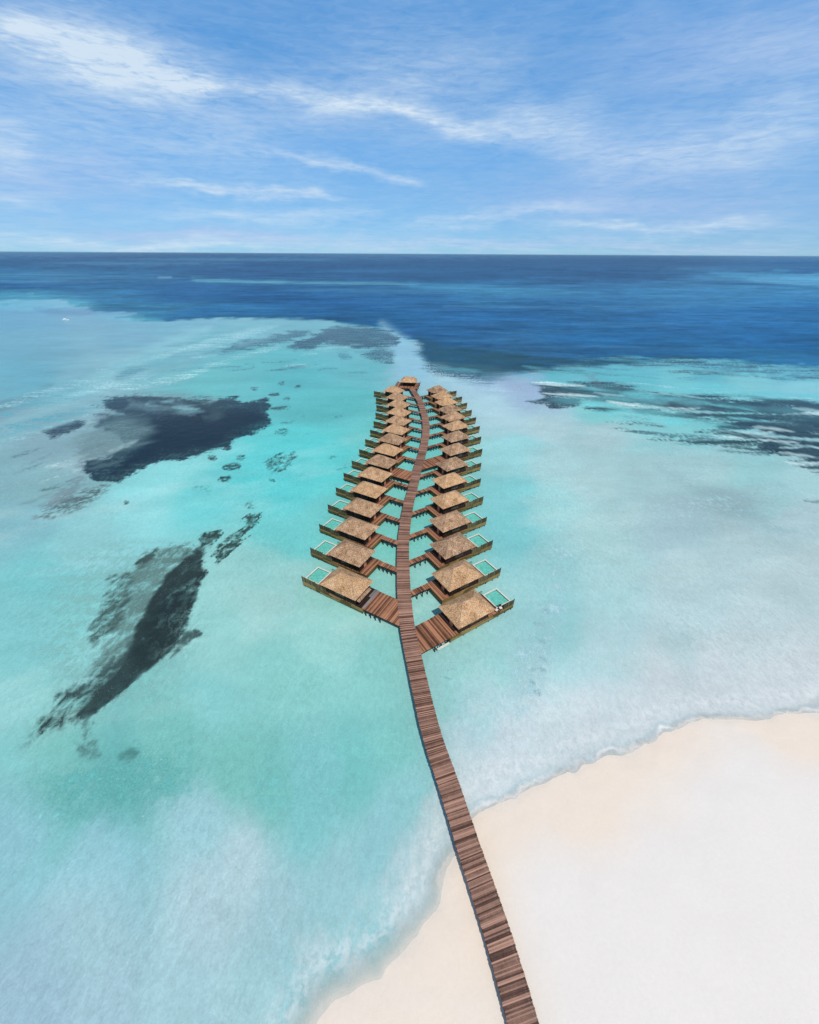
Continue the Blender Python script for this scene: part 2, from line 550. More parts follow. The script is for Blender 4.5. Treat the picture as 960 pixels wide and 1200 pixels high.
    for u in (10.4, 11.2): mb.tube((X(u), 7.0, 1.75), (X(u), 8.1, -0.6), 0.06, 0.06, 6)
    for k in range(5):
        y = 7.08 + 0.2 * k; zz = 1.55 - 0.43 * k
        mb.box(X(10.42), X(11.18), y, y + 0.2, zz, zz + 0.05, 0.6)
    mb.build('ladder', M['deck'], root)
    # stilts
    for u, v in ((-0.7, 1.15), (-0.7, 6.7), (2.6, 1.15), (6, 1.15), (9.4, 1.15), (12.1, 1.15), (14.2, 1.15), (16.0, 1.15), (15.8, 6.2), (12.6, 6.2), (9.4, 6.7), (6, 6.7), (2.6, 6.7)):
        mb = MB(); top = 1.1 if v > 1.2 and u > 12 else 1.378
        mb.tube((X(u), v, -1.6), (X(u), v, 0.348 if (u > 12.2 and v > 2) else 1.098), 0.15, 0.14, 8); mb.build('post', M['post'], root)
    if first:          # left row, beach end: canopy over the entrance, grey threshold
        mb = MB(); mb.poly([(X(-0.75), 0.4, 4.05), (X(-0.05), 0.4, 4.28), (X(-0.05), 4.9, 4.28), (X(-0.75), 4.9, 4.05),
                            (X(-0.75), 0.4, 4.13), (X(-0.05), 0.4, 4.36), (X(-0.05), 4.9, 4.36), (X(-0.75), 4.9, 4.13)],
                           [(3, 2, 1, 0), (4, 5, 6, 7), (0, 1, 5, 4), (1, 2, 6, 5), (2, 3, 7, 6), (3, 0, 4, 7)], 0.5)
        cn = mb.build('porch_canopy', M['thatch'], root); cn['label'] = 'narrow pale canopy along the entrance eave'
        mb = MB(); mb.box(X(-1.30), X(-0.74), 1.0, 7.2, ZD + 0.006, ZD + 0.09, 0.5)
        mb.box(X(-0.72), X(-0.1), 4.6, 7.1, ZD + 0.006, ZD + 0.10, 0.2)
        th = mb.build('threshold', M['grey'], root); th['label'] = 'grey landing strip before the entrance'
    return root


ROOF = {1: roof_mesh(1), -1: roof_mesh(-1)}
rows = ((-1, LB), (1, RB))
WIDE = {(-1, 0), (1, 0), (-1, 6), (1, 7)}
villas = {}
for sg, B in rows:
    side = 'left' if sg < 0 else 'right'
    proto = None
    for i, (px, py) in enumerate(B):
        p = at(px, py, ZE)
        if i == 0: o = make_villa(sg, short_fence=(sg > 0), first=(sg < 0))
        elif proto is None: o = proto = make_villa(sg)
        else: o = copy_tree(proto)
        o.location = (p.x, p.y, 0); o.rotation_euler = (0, 0, sg * ANG[sg])
        if i == 0 and sg < 0: lb = 'thatched villa nearest the beach in the left row, with grey threshold and narrow canopy'
        elif i == 0: lb = 'thatched villa nearest the beach, first of the right row, beside the broad lowest platform'
        elif i == 14: lb = 'farthest thatched villa at the sea end of the %s row, near the pavilion' % side
        else: lb = 'thatched stilt villa with plunge pool, %s from the beach in the %s row' % (ORD[i], side)
        tag(o, lb, 'villa', 'thatched villas along the jetty')
        villas[(sg, i)] = o

# ------------------------------------------------------------------ walkways from the jetty to each villa
EDGE = {}
for off in (-JW + 0.03, JW - 0.03):
    EDGE[off] = [jet(k, off) for k in np.arange(0, LEN, 0.25)]


def hit(o, d, edge):
    """first crossing of a ray with the jetty's side"""
    best = None
    for a, b_ in zip(edge[:-1], edge[1:]):
        ex, ey = b_[0] - a[0], b_[1] - a[1]
        den = d[0] * ey - d[1] * ex
        if abs(den) < 1e-9: continue
        t = ((a[0] - o[0]) * ey - (a[1] - o[1]) * ex) / den
        q = ((a[0] - o[0]) * d[1] - (a[1] - o[1]) * d[0]) / den
        if t > 0 and -1e-6 <= q <= 1.000001 and (best is None or t < best): best = t
    return best


post_mesh = None
for sg, B in rows:
    side = 'left' if sg < 0 else 'right'
    for i in range(15):
        vo = villas[(sg, i)]; a = vo.rotation_euler.z
        ux, uy = sg * math.cos(a), sg * math.sin(a); vx, vy = -math.sin(a), math.cos(a)
        bx, by = vo.location.x, vo.location.y
        wide = (sg, i) in WIDE
        v0, v1 = (0.98, 7.15) if wide else (5.6, 7.15)
        z = ZD - 0.02
        edge = EDGE[-JW + 0.03] if sg < 0 else EDGE[JW - 0.03]
        ust = -1.2
        def ext(v):
            o = (bx + ux * ust + vx * v, by + uy * ust + vy * v)
            t = hit(o, (-ux, -uy), edge)
            return (t if t is not None else 4.0)
        name = 'platform' if wide else 'walkway'
        w = empty(name, (bx + ux * ust + vx * v0, by + uy * ust + vy * v0, 0), a)
        if wide:
            where = {(-1, 0): 'nearest left villa with a grey threshold', (1, 0): 'nearest villa of the right row', (-1, 6): 'seventh villa of the left row', (1, 7): 'eighth villa of the right row'}[(sg, i)]
            tag(w, 'broad red-brown plank platform joining the jetty to the ' + where, 'platform', 'broad platforms beside the jetty')
        else:
            tag(w, 'narrow plank walkway from the jetty to the %s villa of the %s row' % (ORD[i] if i < 14 else 'last', side), 'walkway', 'walkways from the jetty to the villas')
        X = lambda u: sg * u
        W = v1 - v0
        e0, e1 = ext(v0), ext(v1)
        mb = MB(); k = 0.0; tone = 0.5
        emax = max(e0, e1)
        while k < emax - 0.02:
            ww = 0.19; tone = 0.3 * tone + 0.7 * random.random()
            # clip the board where the jetty's slanting side cuts it
            def vv(e):     # range of v where board at distance e exists
                if e <= min(e0, e1): return (0.0, W)
                f = (e - e0) / (e1 - e0) if abs(e1 - e0) > 1e-6 else 0
                f = min(1, max(0, f))
                return (0.0, W * (1 - 0) * 1.0 if False else W * 0 + 0) if False else ((f * W, W) if e1 > e0 else (0.0, W * f))
            ke = min(k + ww - 0.016, emax)
            A0, A1 = vv(k); C0, C1 = vv(ke)
            dz = random.uniform(-0.004, 0.004); j1 = random.uniform(-0.02, 0.02)
            if A1 - A0 > 0.03:
                mb.prism([(X(-k), A0 + j1 * (A0 == 0)), (X(-k), A1), (X(-ke), max(C1, C0 + 0.005)), (X(-ke), C0 + j1 * (C0 == 0))], z - 0.05 + dz, z + dz, tone)
            k += ww
        mb.build('planking', M['deck'], w)
        for vpos, ee in ((0.06, e0), (W - 0.06, e1)) + (((W / 2, (e0 + e1) / 2),) if wide else ()):
            mb = MB(); mb.box(X(-0.02), X(-ee + 0.12), vpos - 0.05, vpos + 0.05, z - 0.34, z - 0.058, 0.5); mb.build('edge_beam', M['beam'], w)
        n = max(2, int(round(min(e0, e1) / 1.35)))
        for k in range(n):
            d = min(e0, e1) * (k + 0.45) / n
            mb = MB(); mb.box(X(-d - 0.09), X(-d + 0.09), -0.22, W + 0.22, z - 0.58, z - 0.344, 0.3)
            mb.build('cross_beam', M['beam'], w)
            for vpos in ((0.02, W - 0.02) if not wide else (0.02, W / 2, W - 0.02)):
                if post_mesh is None:
                    t = MB(); t.tube((0, 0, -1.6), (0, 0, ZD - 0.605), 0.14, 0.13, 8); po = t.build('post', M['post'], w); post_mesh = po.data
                else:
                    po = bpy.data.objects.new('post', post_mesh); COL.objects.link(po); po.parent = w
                po.location = (X(-d), vpos, 0)

# grey slab landing hung on the front of the right platform
vo = villas[(1, 0)]; a = vo.rotation_euler.z
fl = empty('landing_step', (vo.location.x + math.cos(a) * -4.5 - math.sin(a) * 0.5, vo.location.y + math.sin(a) * -4.5 + math.cos(a) * 0.5, 0), a)
tag(fl, 'pale grey slab step hung below the front edge of the nearest right platform', 'step')
mb = MB()
for k in range(2): mb.box(0.0, 2.9, -0.12 + k * 0.22, -0.12 + k * 0.22 + 0.2, 0.92, 1.02, random.random())
mb.build('tread', M['coping'], fl)
for x in (0.15, 2.75):
    mb = MB(); mb.box(x - 0.06, x + 0.06, 0.28, 0.40, 0.75, 1.70, 0.2); mb.box(x - 0.06, x + 0.06, -0.10, 0.279, 0.80, 0.917, 0.2); mb.build('bracket', M['beam'], fl)

# deck furniture by the nearest right pool
def lounger(u, v, rz):
    c = (vo.location.x + math.cos(a) * u - math.sin(a) * v, vo.location.y + math.sin(a) * u + math.cos(a) * v, ZD + 0.006)
    e = empty('deck_chair', c, a + rz)
    mb = MB(); mb.box(-0.35, 0.35, -0.32, 0.32, 0.30, 0.36, 0.3)
    mb.build('frame', M['beam'], e)
    for x in (-0.3, 0.3):
        for y in (-0.27, 0.27):
            t = MB(); t.box(x - 0.03, x + 0.03, y - 0.03, y + 0.03, 0, 0.298, 0.3); t.build('leg', M['beam'], e)
    mb = MB(); mb.box(-0.31, 0.31, -0.30, 0.30, 0.364, 0.50, 0.5); mb.build('cushion', M['cloth'], e)
    mb = MB(); mb.poly([(-0.31, 0.24, 0.505), (0.31, 0.24, 0.505), (0.31, 0.34, 0.505), (-0.31, 0.34, 0.505), (-0.31, 0.42, 1.0), (0.31, 0.42, 1.0), (0.31, 0.52, 1.0), (-0.31, 0.52, 1.0)],
                       [(3, 2, 1, 0), (4, 5, 6, 7), (0, 1, 5, 4), (1, 2, 6, 5), (2, 3, 7, 6), (3, 0, 4, 7)], 0.5)
    mb.build('backrest', M['beam'], e)
    return e


tag(lounger(11.55, 1.35, R(20)), 'white cushioned chair nearer the roof, on the nearest right villa\'s open deck', 'chair', 'chairs on the pool deck')
tag(lounger(12.75, 1.35, R(-15)), 'white cushioned chair nearer the screen, on the nearest right villa\'s open deck', 'chair', 'chairs on the pool deck')

# ------------------------------------------------------------------ pavilion at the sea end
c0 = at(470.5, 454.8, ZD); c1 = at(489.7, 455.7, ZD); c2 = at(461.6, 447.3, ZD)
ex = (c1 - c0); wd = ex.length; ex = ex / wd
pa = math.atan2(ex.y, ex.x); ey = Vector((-ex.y, ex.x, 0))
dp = max(9.0, min(13.0, (c2 - c0).dot(ey)))
sk = 0.0
pv = empty('pavilion', (c0.x, c0.y, 0), pa)
tag(pv, 'small open thatched pavilion on a square deck at the far end of the jetty', 'pavilion')
x0 = min(0, (c2 - c0).dot(ex)) * 0.6
mb = MB(); planks_u(mb, 1, x0, wd, 0, dp, ZD + 0.03); mb.build('deck', M['deck'], pv)
mb = MB()
for y in (0.06, dp / 2, dp - 0.06): mb.box(x0, wd, y - 0.08, y + 0.08, 1.35, ZD - 0.03, 0.5)
mb.build('bearer', M['beam'], pv)
for x in np.linspace(x0 + 0.4, wd - 0.4, 5):
    for y in (0.3, dp / 2, dp - 0.3):
        t = MB(); t.tube((x, y, -1.6), (x, y, 1.348), 0.15, 0.15, 8); t.build('post', M['post'], pv)
rx0, rx1, ry0, ry1 = x0 + 2.7, wd - 1.7, 3.0, dp - 0.6
bm = bmesh.new()
h = 1.5; iu = 2.0
vs = [bm.verts.new(v) for v in ((rx0, ry0, 0), (rx1, ry0, 0), (rx1, ry1, 0), (rx0, ry1, 0), (rx0 + iu, ry0 + iu, h), (rx1 - iu, ry0 + iu, h), (rx1 - iu, ry1 - iu, h), (rx0 + iu, ry1 - iu, h))]
for q in ((0, 1, 5, 4), (1, 2, 6, 5), (2, 3, 7, 6), (3, 0, 4, 7), (4, 5, 6, 7)): bm.faces.new([vs[k] for k in q])
bmesh.ops.subdivide_edges(bm, edges=bm.edges, cuts=6, use_grid_fill=True)
for v in bm.verts: v.co += Vector((random.uniform(-.05, .05), random.uniform(-.05, .05), random.uniform(-.05, .05)))
r_ = bmesh.ops.extrude_edge_only(bm, edges=[e for e in bm.edges if e.is_boundary])
for v in r_['geom']:
    if isinstance(v, bmesh.types.BMVert): v.co.z -= 0.25
bmesh.ops.holes_fill(bm, edges=[e for e in bm.edges if e.is_boundary])
bmesh.ops.recalc_face_normals(bm, faces=bm.faces)
me = bpy.data.meshes.new('roof'); bm.to_mesh(me); bm.free(); me.materials.append(M['thatch'])
link('roof', me, pv, (0, 0, 4.4))
for x in (rx0 + 0.7, (rx0 + rx1) / 2, rx1 - 0.7):
    for y in (ry0 + 0.7, ry1 - 0.7):
        t = MB(); t.box(x - 0.1, x + 0.1, y - 0.1, y + 0.1, ZD + 0.04, 4.16, 0.3); t.build('column', M['wall'], pv)
mb = MB(); mb.box(rx0 + 1.2, rx1 - 1.2, ry0 + 2.2, ry1 - 1.0, ZD + 0.04, 3.9, 0.4); mb.build('counter', M['wall'], pv)
mb = MB()
for (a0, a1, b0, b1) in ((x0, x0 + .06, 0.1, dp - .1), (wd - .06, wd, 0.1, dp - .1)):
    mb.box(a0, a1, b0, b1, 2.72, 2.8, 0.3)
    y = b0
    while y < b1: mb.box(a0, a1, y, y + 0.08, ZD + 0.035, 2.718, 0.3); y += 0.9
mb.build('railing', M['beam'], pv)

# ------------------------------------------------------------------ far boat
bp = at(77, 375.2, 0)
bt = empty('boat', (bp.x, bp.y, 0), R(8)); bt.scale = (0.55, 0.55, 0.55)
tag(bt, 'tiny white motorboat far off at the edge of the lagoon', 'boat')
bm = bmesh.new(); L_ = 7.0
secs = []
for k in range(9):
    t = k / 8; x = (t - 0.5) * 2 * L_
    hw = 2.1 * (1 - max(0, (t - 0.55) / 0.45) ** 2); kz = -0.5 + 1.2 * max(0, (t - 0.7) / 0.3) ** 2; dk = 1.3 + 0.6 * t
    secs.append([bm.verts.new((x, -hw, dk)), bm.verts.new((x, -hw * 0.7, kz * 0.5)), bm.verts.new((x, 0, kz)), bm.verts.new((x, hw * 0.7, kz * 0.5)), bm.verts.new((x, hw, dk))])
for k in range(8):
    for j in range(5): bm.faces.new((secs[k][j], secs[k + 1][j], secs[k + 1][(j + 1) % 5], secs[k][(j + 1) % 5]))
bm.faces.new(secs[0]); bmesh.ops.remove_doubles(bm, verts=bm.verts, dist=0.001); bmesh.ops.recalc_face_normals(bm, faces=bm.faces)
me = bpy.data.meshes.new('hull'); bm.to_mesh(me); bm.free(); me.materials.append(M['hull']); link('hull', me, bt)
mb = MB(); mb.poly([(-3, -1.4, 1.66), (2, -1.3, 1.95), (2, 1.3, 1.95), (-3, 1.4, 1.66), (-2.6, -1.2, 3.4), (0.8, -1.1, 3.4), (0.8, 1.1, 3.4), (-2.6, 1.2, 3.4)],
                   [(3, 2, 1, 0), (4, 5, 6, 7), (0, 1, 5, 4), (1, 2, 6, 5), (2, 3, 7, 6), (3, 0, 4, 7)])
mb.build('cabin', M['hull'], bt)

# ------------------------------------------------------------------ shoreline (world polygon of the sand, at water level)
SH = [(960, 834), (930, 837), (900, 842), (870, 845), (845, 846), (825, 843), (812, 849), (795, 853), (770, 864), (745, 876), (720, 887), (700, 893), (680, 902), (664, 911), (650, 915), (630, 921),
      (600, 936), (575, 945), (556, 957), (545, 975), (535, 1000), (524, 1030), (514, 1065), (498, 1090), (478, 1112), (464, 1133), (448, 1152), (425, 1163), (396, 1178), (378, 1196), (360, 1225)]
shore = [at(x, y, 0) for x, y in SH]
shore_w = [(v.x, v.y) for v in shore]
poly_w = [(420, 90), (250, 55), (140, 46)] + [(x, y) for x, y in shore_w] + [(-14, -20), (-40, -90), (40, -300), (420, -300)]


def sand_d(X, Y):
    d = poly_sdf(X, Y, poly_w)
    return d + (fbm(X * 0.35, Y * 0.35, 3, 5) - 0.5) * 1.3 + (fbm(X * 0.08, Y * 0.08, 2, 9) - 0.5) * 1.0


# ------------------------------------------------------------------ water sheet
def grid_mesh(name, X, Y, Z, keep=None):
    nr, nc = X.shape
    idx = np.arange(nr * nc).reshape(nr, nc)
    q = np.stack([idx[:-1, :-1], idx[:-1, 1:], idx[1:, 1:], idx[1:, :-1]], -1).reshape(-1, 4)
    if keep is not None:
        kf = keep.reshape(-1)[q].any(1); q = q[kf]
    used = np.zeros(nr * nc, bool); used[q.reshape(-1)] = True
    remap = np.cumsum(used) - 1
    q = remap[q]
    co = np.stack([X.reshape(-1), Y.reshape(-1), Z.reshape(-1)], -1)[used]
    me = bpy.data.meshes.new(name)
    me.vertices.add(len(co)); me.vertices.foreach_set('co', co.astype(np.float32).reshape(-1))
    me.loops.add(q.size); me.loops.foreach_set('vertex_index', q.astype(np.int32).reshape(-1))
    me.polygons.add(len(q)); me.polygons.foreach_set('loop_start', (np.arange(len(q)) * 4).astype(np.int32)); me.polygons.foreach_set('loop_total', np.full(len(q), 4, np.int32))
    me.polygons.foreach_set('use_smooth', np.ones(len(q), bool))
    me.update(calc_edges=True)
    o = bpy.data.objects.new(name, me); COL.objects.link(o)
    return o, me, used


th = np.concatenate([np.arange(-178, -62, 4.0), np.arange(-62, 62.01, 0.15), np.arange(66, 183, 4.0)])
ph = np.concatenate([np.arange(0.5, 20, 0.8), np.arange(20, 89.0, 0.16), 89.0 + np.arange(0, 0.86, 0.03), [89.88, 89.905, 89.925, 89.945, 89.96, 89.97]])
th = np.radians(th); ph = np.radians(ph)
rr_ = H * np.tan(ph)
TH, RR = np.meshgrid(th, rr_)
WX = RR * np.sin(TH); WY = RR * np.cos(TH)
PX, PY = image_px(WX, WY)  # image pixel position of each water vertex, for tints and reef outlines
front = (WY * CP + H * SP) > 1.0
PXs = np.where(front, PX, -5000.0); PYs = np.where(front, PY, 1400.0)
PXs = np.clip(PXs, -900, 1900); PYs = np.clip(PYs, 296, 1500)

# shallow and deep tints of the sea, as seen through the water (display values, horizon haze painted into the deep ones)
SHALLOW = [((-100, 355), (70, 160, 190)), ((50, 358), (92, 182, 205)), ((50, 375), (95, 180, 205)), ((50, 400), (105, 185, 202)), ((40, 440), (100, 188, 205)), ((150, 400), (104, 185, 205)),
           ((150, 425), (122, 200, 212)), ((90, 450), (128, 202, 214)), ((220, 385), (100, 188, 205)), ((190, 425), (110, 200, 208)), ((250, 395), (98, 195, 203)), ((300, 380), (108, 200, 208)), ((370, 382), (104, 196, 206)), ((250, 440), (92, 204, 210)),
           ((350, 440), (86, 202, 210)), ((400, 470), (88, 205, 210)), ((300, 425), (88, 202, 208)), ((420, 435), (92, 198, 208)), ((20, 500), (124, 184, 196)), ((70, 530), (134, 180, 190)), ((40, 560), (132, 188, 195)), ((20, 610), (128, 190, 200)),
           ((170, 600), (140, 215, 220)), ((190, 570), (135, 216, 220)), ((110, 630), (140, 206, 212)), ((250, 590), (112, 210, 214)), ((320, 560), (92, 206, 211)), ((370, 530), (92, 207, 211)), ((340, 620), (112, 208, 210)), ((310, 680), (150, 214, 213)), ((300, 715), (158, 214, 213)),
           ((60, 680), (122, 203, 208)), ((30, 740), (128, 204, 208)), ((90, 730), (130, 206, 208)), ((260, 760), (146, 210, 208)), ((250, 820), (134, 206, 207)), ((340, 790), (132, 204, 201)), ((430, 780), (134, 207, 204)), ((380, 740), (146, 212, 209)),
           ((20, 830), (130, 206, 208)), ((60, 890), (122, 196, 192)), ((130, 930), (106, 184, 184)), ((70, 935), (116, 192, 192)), ((190, 880), (120, 196, 193)), ((260, 895), (120, 195, 190)), ((300, 920), (116, 192, 190)), ((410, 900), (118, 196, 196)), ((350, 930), (124, 198, 202)), ((450, 870), (126, 202, 200)),
           ((20, 990), (140, 200, 212)), ((110, 1000), (142, 200, 212)), ((220, 970), (152, 206, 215)), ((230, 1060), (168, 208, 218)), ((280, 1010), (170, 208, 217)), ((320, 1060), (156, 202, 212)), ((90, 1090), (156, 202, 213)), ((30, 1180), (152, 194, 211)), ((100, 1190), (158, 200, 213)),
           ((220, 1150), (158, 204, 214)), ((300, 1180), (156, 204, 212)), ((340, 1110), (150, 202, 210)), ((400, 1030), (150, 204, 212)), ((440, 980), (142, 202, 210)), ((470, 940), (138, 202, 208)), ((475, 1000), (160, 206, 214)), ((500, 960), (150, 204, 212)),
           ((455, 640), (120, 210, 206)), ((500, 600), (118, 210, 206)), ((500, 700), (140, 210, 208)), ((450, 700), (138, 210, 206)), ((510, 540), (112, 206, 206)), ((500, 490), (112, 205, 208)), ((450, 520), (108, 206, 208)),
           ((545, 775), (148, 208, 208)), ((520, 810), (144, 205, 206)), ((590, 790), (148, 208, 210)), ((560, 840), (150, 208, 214)), ((530, 870), (160, 210, 220)), ((590, 870), (178, 216, 226)), ((570, 920), (184, 215, 226)), ((620, 850), (176, 216, 224)), ((640, 800), (164, 214, 220)),
           ((690, 840), (186, 218, 226)), ((760, 820), (190, 218, 226)), ((840, 800), (192, 217, 224)), ((920, 800), (194, 217, 222)), ((900, 740), (182, 212, 218)), ((800, 740), (176, 212, 218)), ((700, 760), (170, 214, 220)), ((700, 700), (162, 211, 216)), ((800, 680), (170, 206, 212)), ((930, 680), (178, 208, 214)),
           ((640, 720), (146, 206, 212)), ((630, 660), (146, 206, 211)), ((700, 640), (160, 207, 210)), ((780, 630), (158, 198, 206)), ((860, 640), (166, 202, 209)), ((860, 590), (150, 190, 197)), ((940, 610), (166, 203, 209)), ((910, 580), (156, 205, 210)), ((960, 560), (166, 214, 218)),
           ((600, 620), (122, 203, 210)), ((590, 570), (130, 210, 217)), ((600, 530), (150, 216, 222)), ((640, 590), (150, 210, 214)), ((650, 545), (164, 212, 218)), ((700, 560), (162, 206, 210)), ((770, 545), (158, 202, 207)), ((840, 555), (158, 205, 209)), ((880, 545), (150, 208, 211)),
           ((600, 490), (165, 215, 226)), ((570, 470), (164, 217, 228)), ((640, 500), (170, 217, 224)), ((700, 510), (166, 213, 218)), ((760, 490), (134, 212, 216)), ((700, 485), (130, 214, 216)), ((800, 497), (130, 213, 216)), ((620, 470), (160, 205, 224)), ((560, 445), (150, 203, 223)), ((520, 440), (156, 214, 226)), ((500, 432), (145, 204, 222)),
           ((610, 450), (156, 190, 216)), ((540, 440), (140, 190, 215)), ((660, 440), (98, 195, 206)), ((740, 438), (92, 198, 208)), ((720, 430), (90, 190, 205)), ((800, 450), (110, 208, 216)), ((880, 455), (128, 214, 220)), ((940, 460), (134, 214, 222)), ((830, 436), (88, 190, 204)), ((930, 440), (98, 190, 208)), ((1050, 450), (110, 200, 212)), ((1050, 600), (165, 204, 210)), ((1050, 750), (184, 212, 218))]
DEEP = [((0, 298), (66, 116, 160)), ((480, 299), (64, 112, 158)), ((960, 303), (60, 115, 165)), ((50, 305), (46, 94, 140)), ((250, 306), (40, 86, 134)), ((500, 306), (44, 90, 136)), ((750, 308), (44, 92, 138)), ((930, 310), (50, 104, 154)),
        ((60, 322), (54, 116, 162)), ((150, 320), (44, 104, 152)), ((300, 318), (40, 92, 142)), ((480, 320), (42, 92, 140)), ((700, 322), (42, 92, 140)), ((40, 335), (40, 98, 150)), ((130, 345), (50, 120, 166)), ((40, 347), (62, 140, 178)), ((200, 345), (36, 100, 156)), ((300, 350), (30, 94, 150)), ((400, 360), (30, 94, 150)),
        ((170, 362), (54, 130, 172)), ((250, 366), (38, 108, 160)), ((430, 375), (34, 100, 152)), ((480, 355), (40, 104, 158)), ((600, 345), (54, 124, 172)), ((600, 365), (38, 104, 160)), ((520, 385), (38, 100, 154)), ((700, 360), (44, 112, 166)), ((700, 395), (36, 106, 162)), ((800, 380), (40, 110, 168)), ((850, 345), (56, 130, 182)), ((900, 330), (70, 145, 190)), ((900, 400), (36, 104, 160)),
        ((580, 410), (46, 104, 150)), ((960, 370), (40, 110, 168)), ((800, 415), (34, 98, 146)), ((900, 422), (40, 106, 152))]


def wy(y): return 330.0 * np.log((np.maximum(y, 296) - 270) / 60.0)


def rbf(samples, x, y, sx=0.8, p=2.2, eps=10.0):
    num = np.zeros(x.shape + (3,)); den = np.zeros(x.shape)
    gx = x * sx; gy = wy(y)
    for (cx, cy), c in samples:
        d2 = (gx - cx * sx) ** 2 + (gy - wy(np.array(float(cy)))) ** 2
        w = 1.0 / (d2 + eps * eps) ** p
        num += w[..., None] * lin(c); den += w
    return num / den[..., None]


# domain warp so that nothing has a clean edge
wx_ = (fbm(WX * 0.045, WY * 0.045, 4, 1) - 0.5); wy_ = (fbm(WX * 0.045, WY * 0.045, 4, 2) - 0.5)
sc_ = np.clip((PYs - 297) / 300, 0.03, 1.6)
qx = PXs + wx_ * 46 * sc_ ** 0.7; qy = PYs + wy_ * 40 * sc_
SHALLOW = [(p_, (c_[0] * (1.06 if p_[0] < 480 else 0.99), c_[1] * (0.93 if p_[0] < 480 else 0.965), c_[2] * (0.925 if p_[0] < 480 else 0.965)) if p_[1] < 515 else c_) for p_, c_ in SHALLOW]
tint = rbf(SHALLOW, qx, qy)

# deep sea beyond the reef edge
DEEPP = [(-900, 350), (-60, 352), (40, 352), (90, 360), (135, 369), (170, 377), (195, 378), (215, 375), (260, 373.5), (330, 373.5), (383, 374.5), (400, 379), (425, 383), (448, 386), (470, 394), (486, 404), (494, 416), (505, 428), (530, 438), (562, 444), (600, 441), (640, 433), (690, 425), (780, 424), (860, 426), (960, 433), (1300, 445), (1900, 450), (1900, 200), (-900, 200)]
ex_ = np.where(PXs > 480, 9.0, 3.0)
streak = fbm(WX * 0.006, WY * 0.02, 4, 21)
fine = fbm(WX * 0.05, WY * 0.12, 3, 23)
dd_ = poly_sdf(PXs, PYs, DEEPP) + (streak - 0.5) * np.where(PXs < 160, 34, np.where(PXs > 480, 22, 7)) + (fine - 0.5) * np.where(PXs > 480, 16, 5)
mdeep = sstep(-ex_ * 0.5, ex_ * 0.7, dd_)
mdeep = np.where(PXs < 170, np.maximum(mdeep, 0) * sstep(-20, 12, dd_), mdeep)
dq = PYs + (streak - 0.5) * 16
dtint = rbf(DEEP, PXs + (fbm(WX * 0.002, WY * 0.002, 3, 6) - .5) * 60, dq, sx=0.5)
# wind streaks, swell lines and paler banks in the open sea
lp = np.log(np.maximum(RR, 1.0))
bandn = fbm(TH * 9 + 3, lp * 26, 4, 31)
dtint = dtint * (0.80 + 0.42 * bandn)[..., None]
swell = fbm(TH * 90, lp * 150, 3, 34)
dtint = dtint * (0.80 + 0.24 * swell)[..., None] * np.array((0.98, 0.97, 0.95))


def over(base, mask, c):
    return base * (1 - mask[..., None]) + lin(c) * mask[..., None]


tint = tint * (1 - mdeep[..., None]) + dtint * mdeep[..., None]
sea_chop = mdeep


def layer(pts, c, op=1.0, soft=4.0, rag=6.0, kind='rough', f=0.22, k=0, inner=0.0):
    """one reef or sand-bank outline with its own ragged edge, built up over the tints"""
    global tint
    pts = np.array(pts, float)
    x0, y0 = pts.min(0) - 40; x1, y1 = pts.max(0) + 40
    sel = (PXs > x0) & (PXs < x1) & (PYs > y0) & (PYs < y1)
    x = PXs[sel]; y = PYs[sel]; X = WX[sel]; Y = WY[sel]
    d = poly_sdf(x, y, pts)
    if kind == 'rough': n = fbm(X * f, Y * f, 5, 50 + k, 0.6)
    elif kind == 'streak': n = fbm((X * 0.83 + Y * 0.55) * f * 0.45, (-X * 0.55 + Y * 0.83) * f * 1.8, 4, 50 + k, 0.6)
    elif kind == 'streakx': n = fbm(X * f * 0.35, Y * f * 1.5 + X * 0.25 * f, 4, 50 + k, 0.6)
    else: n = fbm((X * 0.5 + Y * 0.86) * f * 0.35, (X * 0.86 - Y * 0.5) * f * 1.7, 4, 50 + k, 0.6)
    n = np.clip((n - 0.5) * 1.9, -1, 1)
    mval = sstep(-soft, soft, d + n * rag)
    if inner: mval = mval * np.clip(1 - inner * sstep(-0.25, 0.6, -n), 0, 1)
    t = tint[sel]
    mm = (mval * op)[..., None]
    weed[sel] = 1 - (1 - weed[sel]) * (1 - mm[..., 0])
    tint[sel] = t * (1 - mm) + lin(c) * mm


def ell(cx, cy, rx, ry, rot=0, n=14):
    return [(cx + rx * math.cos(t) * math.cos(rot) - ry * math.sin(t) * math.sin(rot), cy + rx * math.cos(t) * math.sin(rot) + ry * math.sin(t) * math.cos(rot)) for t in np.linspace(0, 2 * math.pi, n, endpoint=False)]


weed = np.zeros_like(PXs)
# pale and dark banks of the deep sea
layer([(225, 327), (330, 329.5), (480, 332), (490, 334), (330, 333), (230, 330)], (96, 170, 190), 0.7, 2, 2.5, 'streakx', 0.01)
layer([(480, 331), (600, 337), (700, 344), (720, 348), (600, 346), (480, 337)], (72, 150, 190), 0.55, 4, 4, 'streakx', 0.01)
layer([(870, 325), (960, 322), (1100, 325), (1100, 336), (960, 334), (890, 332)], (92, 165, 205), 0.6, 3, 3, 'streakx', 0.01)
layer([(700, 324), (860, 329), (960, 336), (960, 338), (840, 333)], (38, 84, 130), 0.7, 1.2, 1.5, 'streakx', 0.01)
layer([(-100, 320), (60, 319), (160, 323), (210, 326), (100, 327), (-100, 326)], (70, 138, 176), 0.45, 3, 3, 'streakx', 0.01)
layer([(184, 324.6), (200, 324.3), (203, 325.3), (186, 325.5)], (130, 180, 214), 0.55, 0.7, 0.5, 'streakx', 0.02)
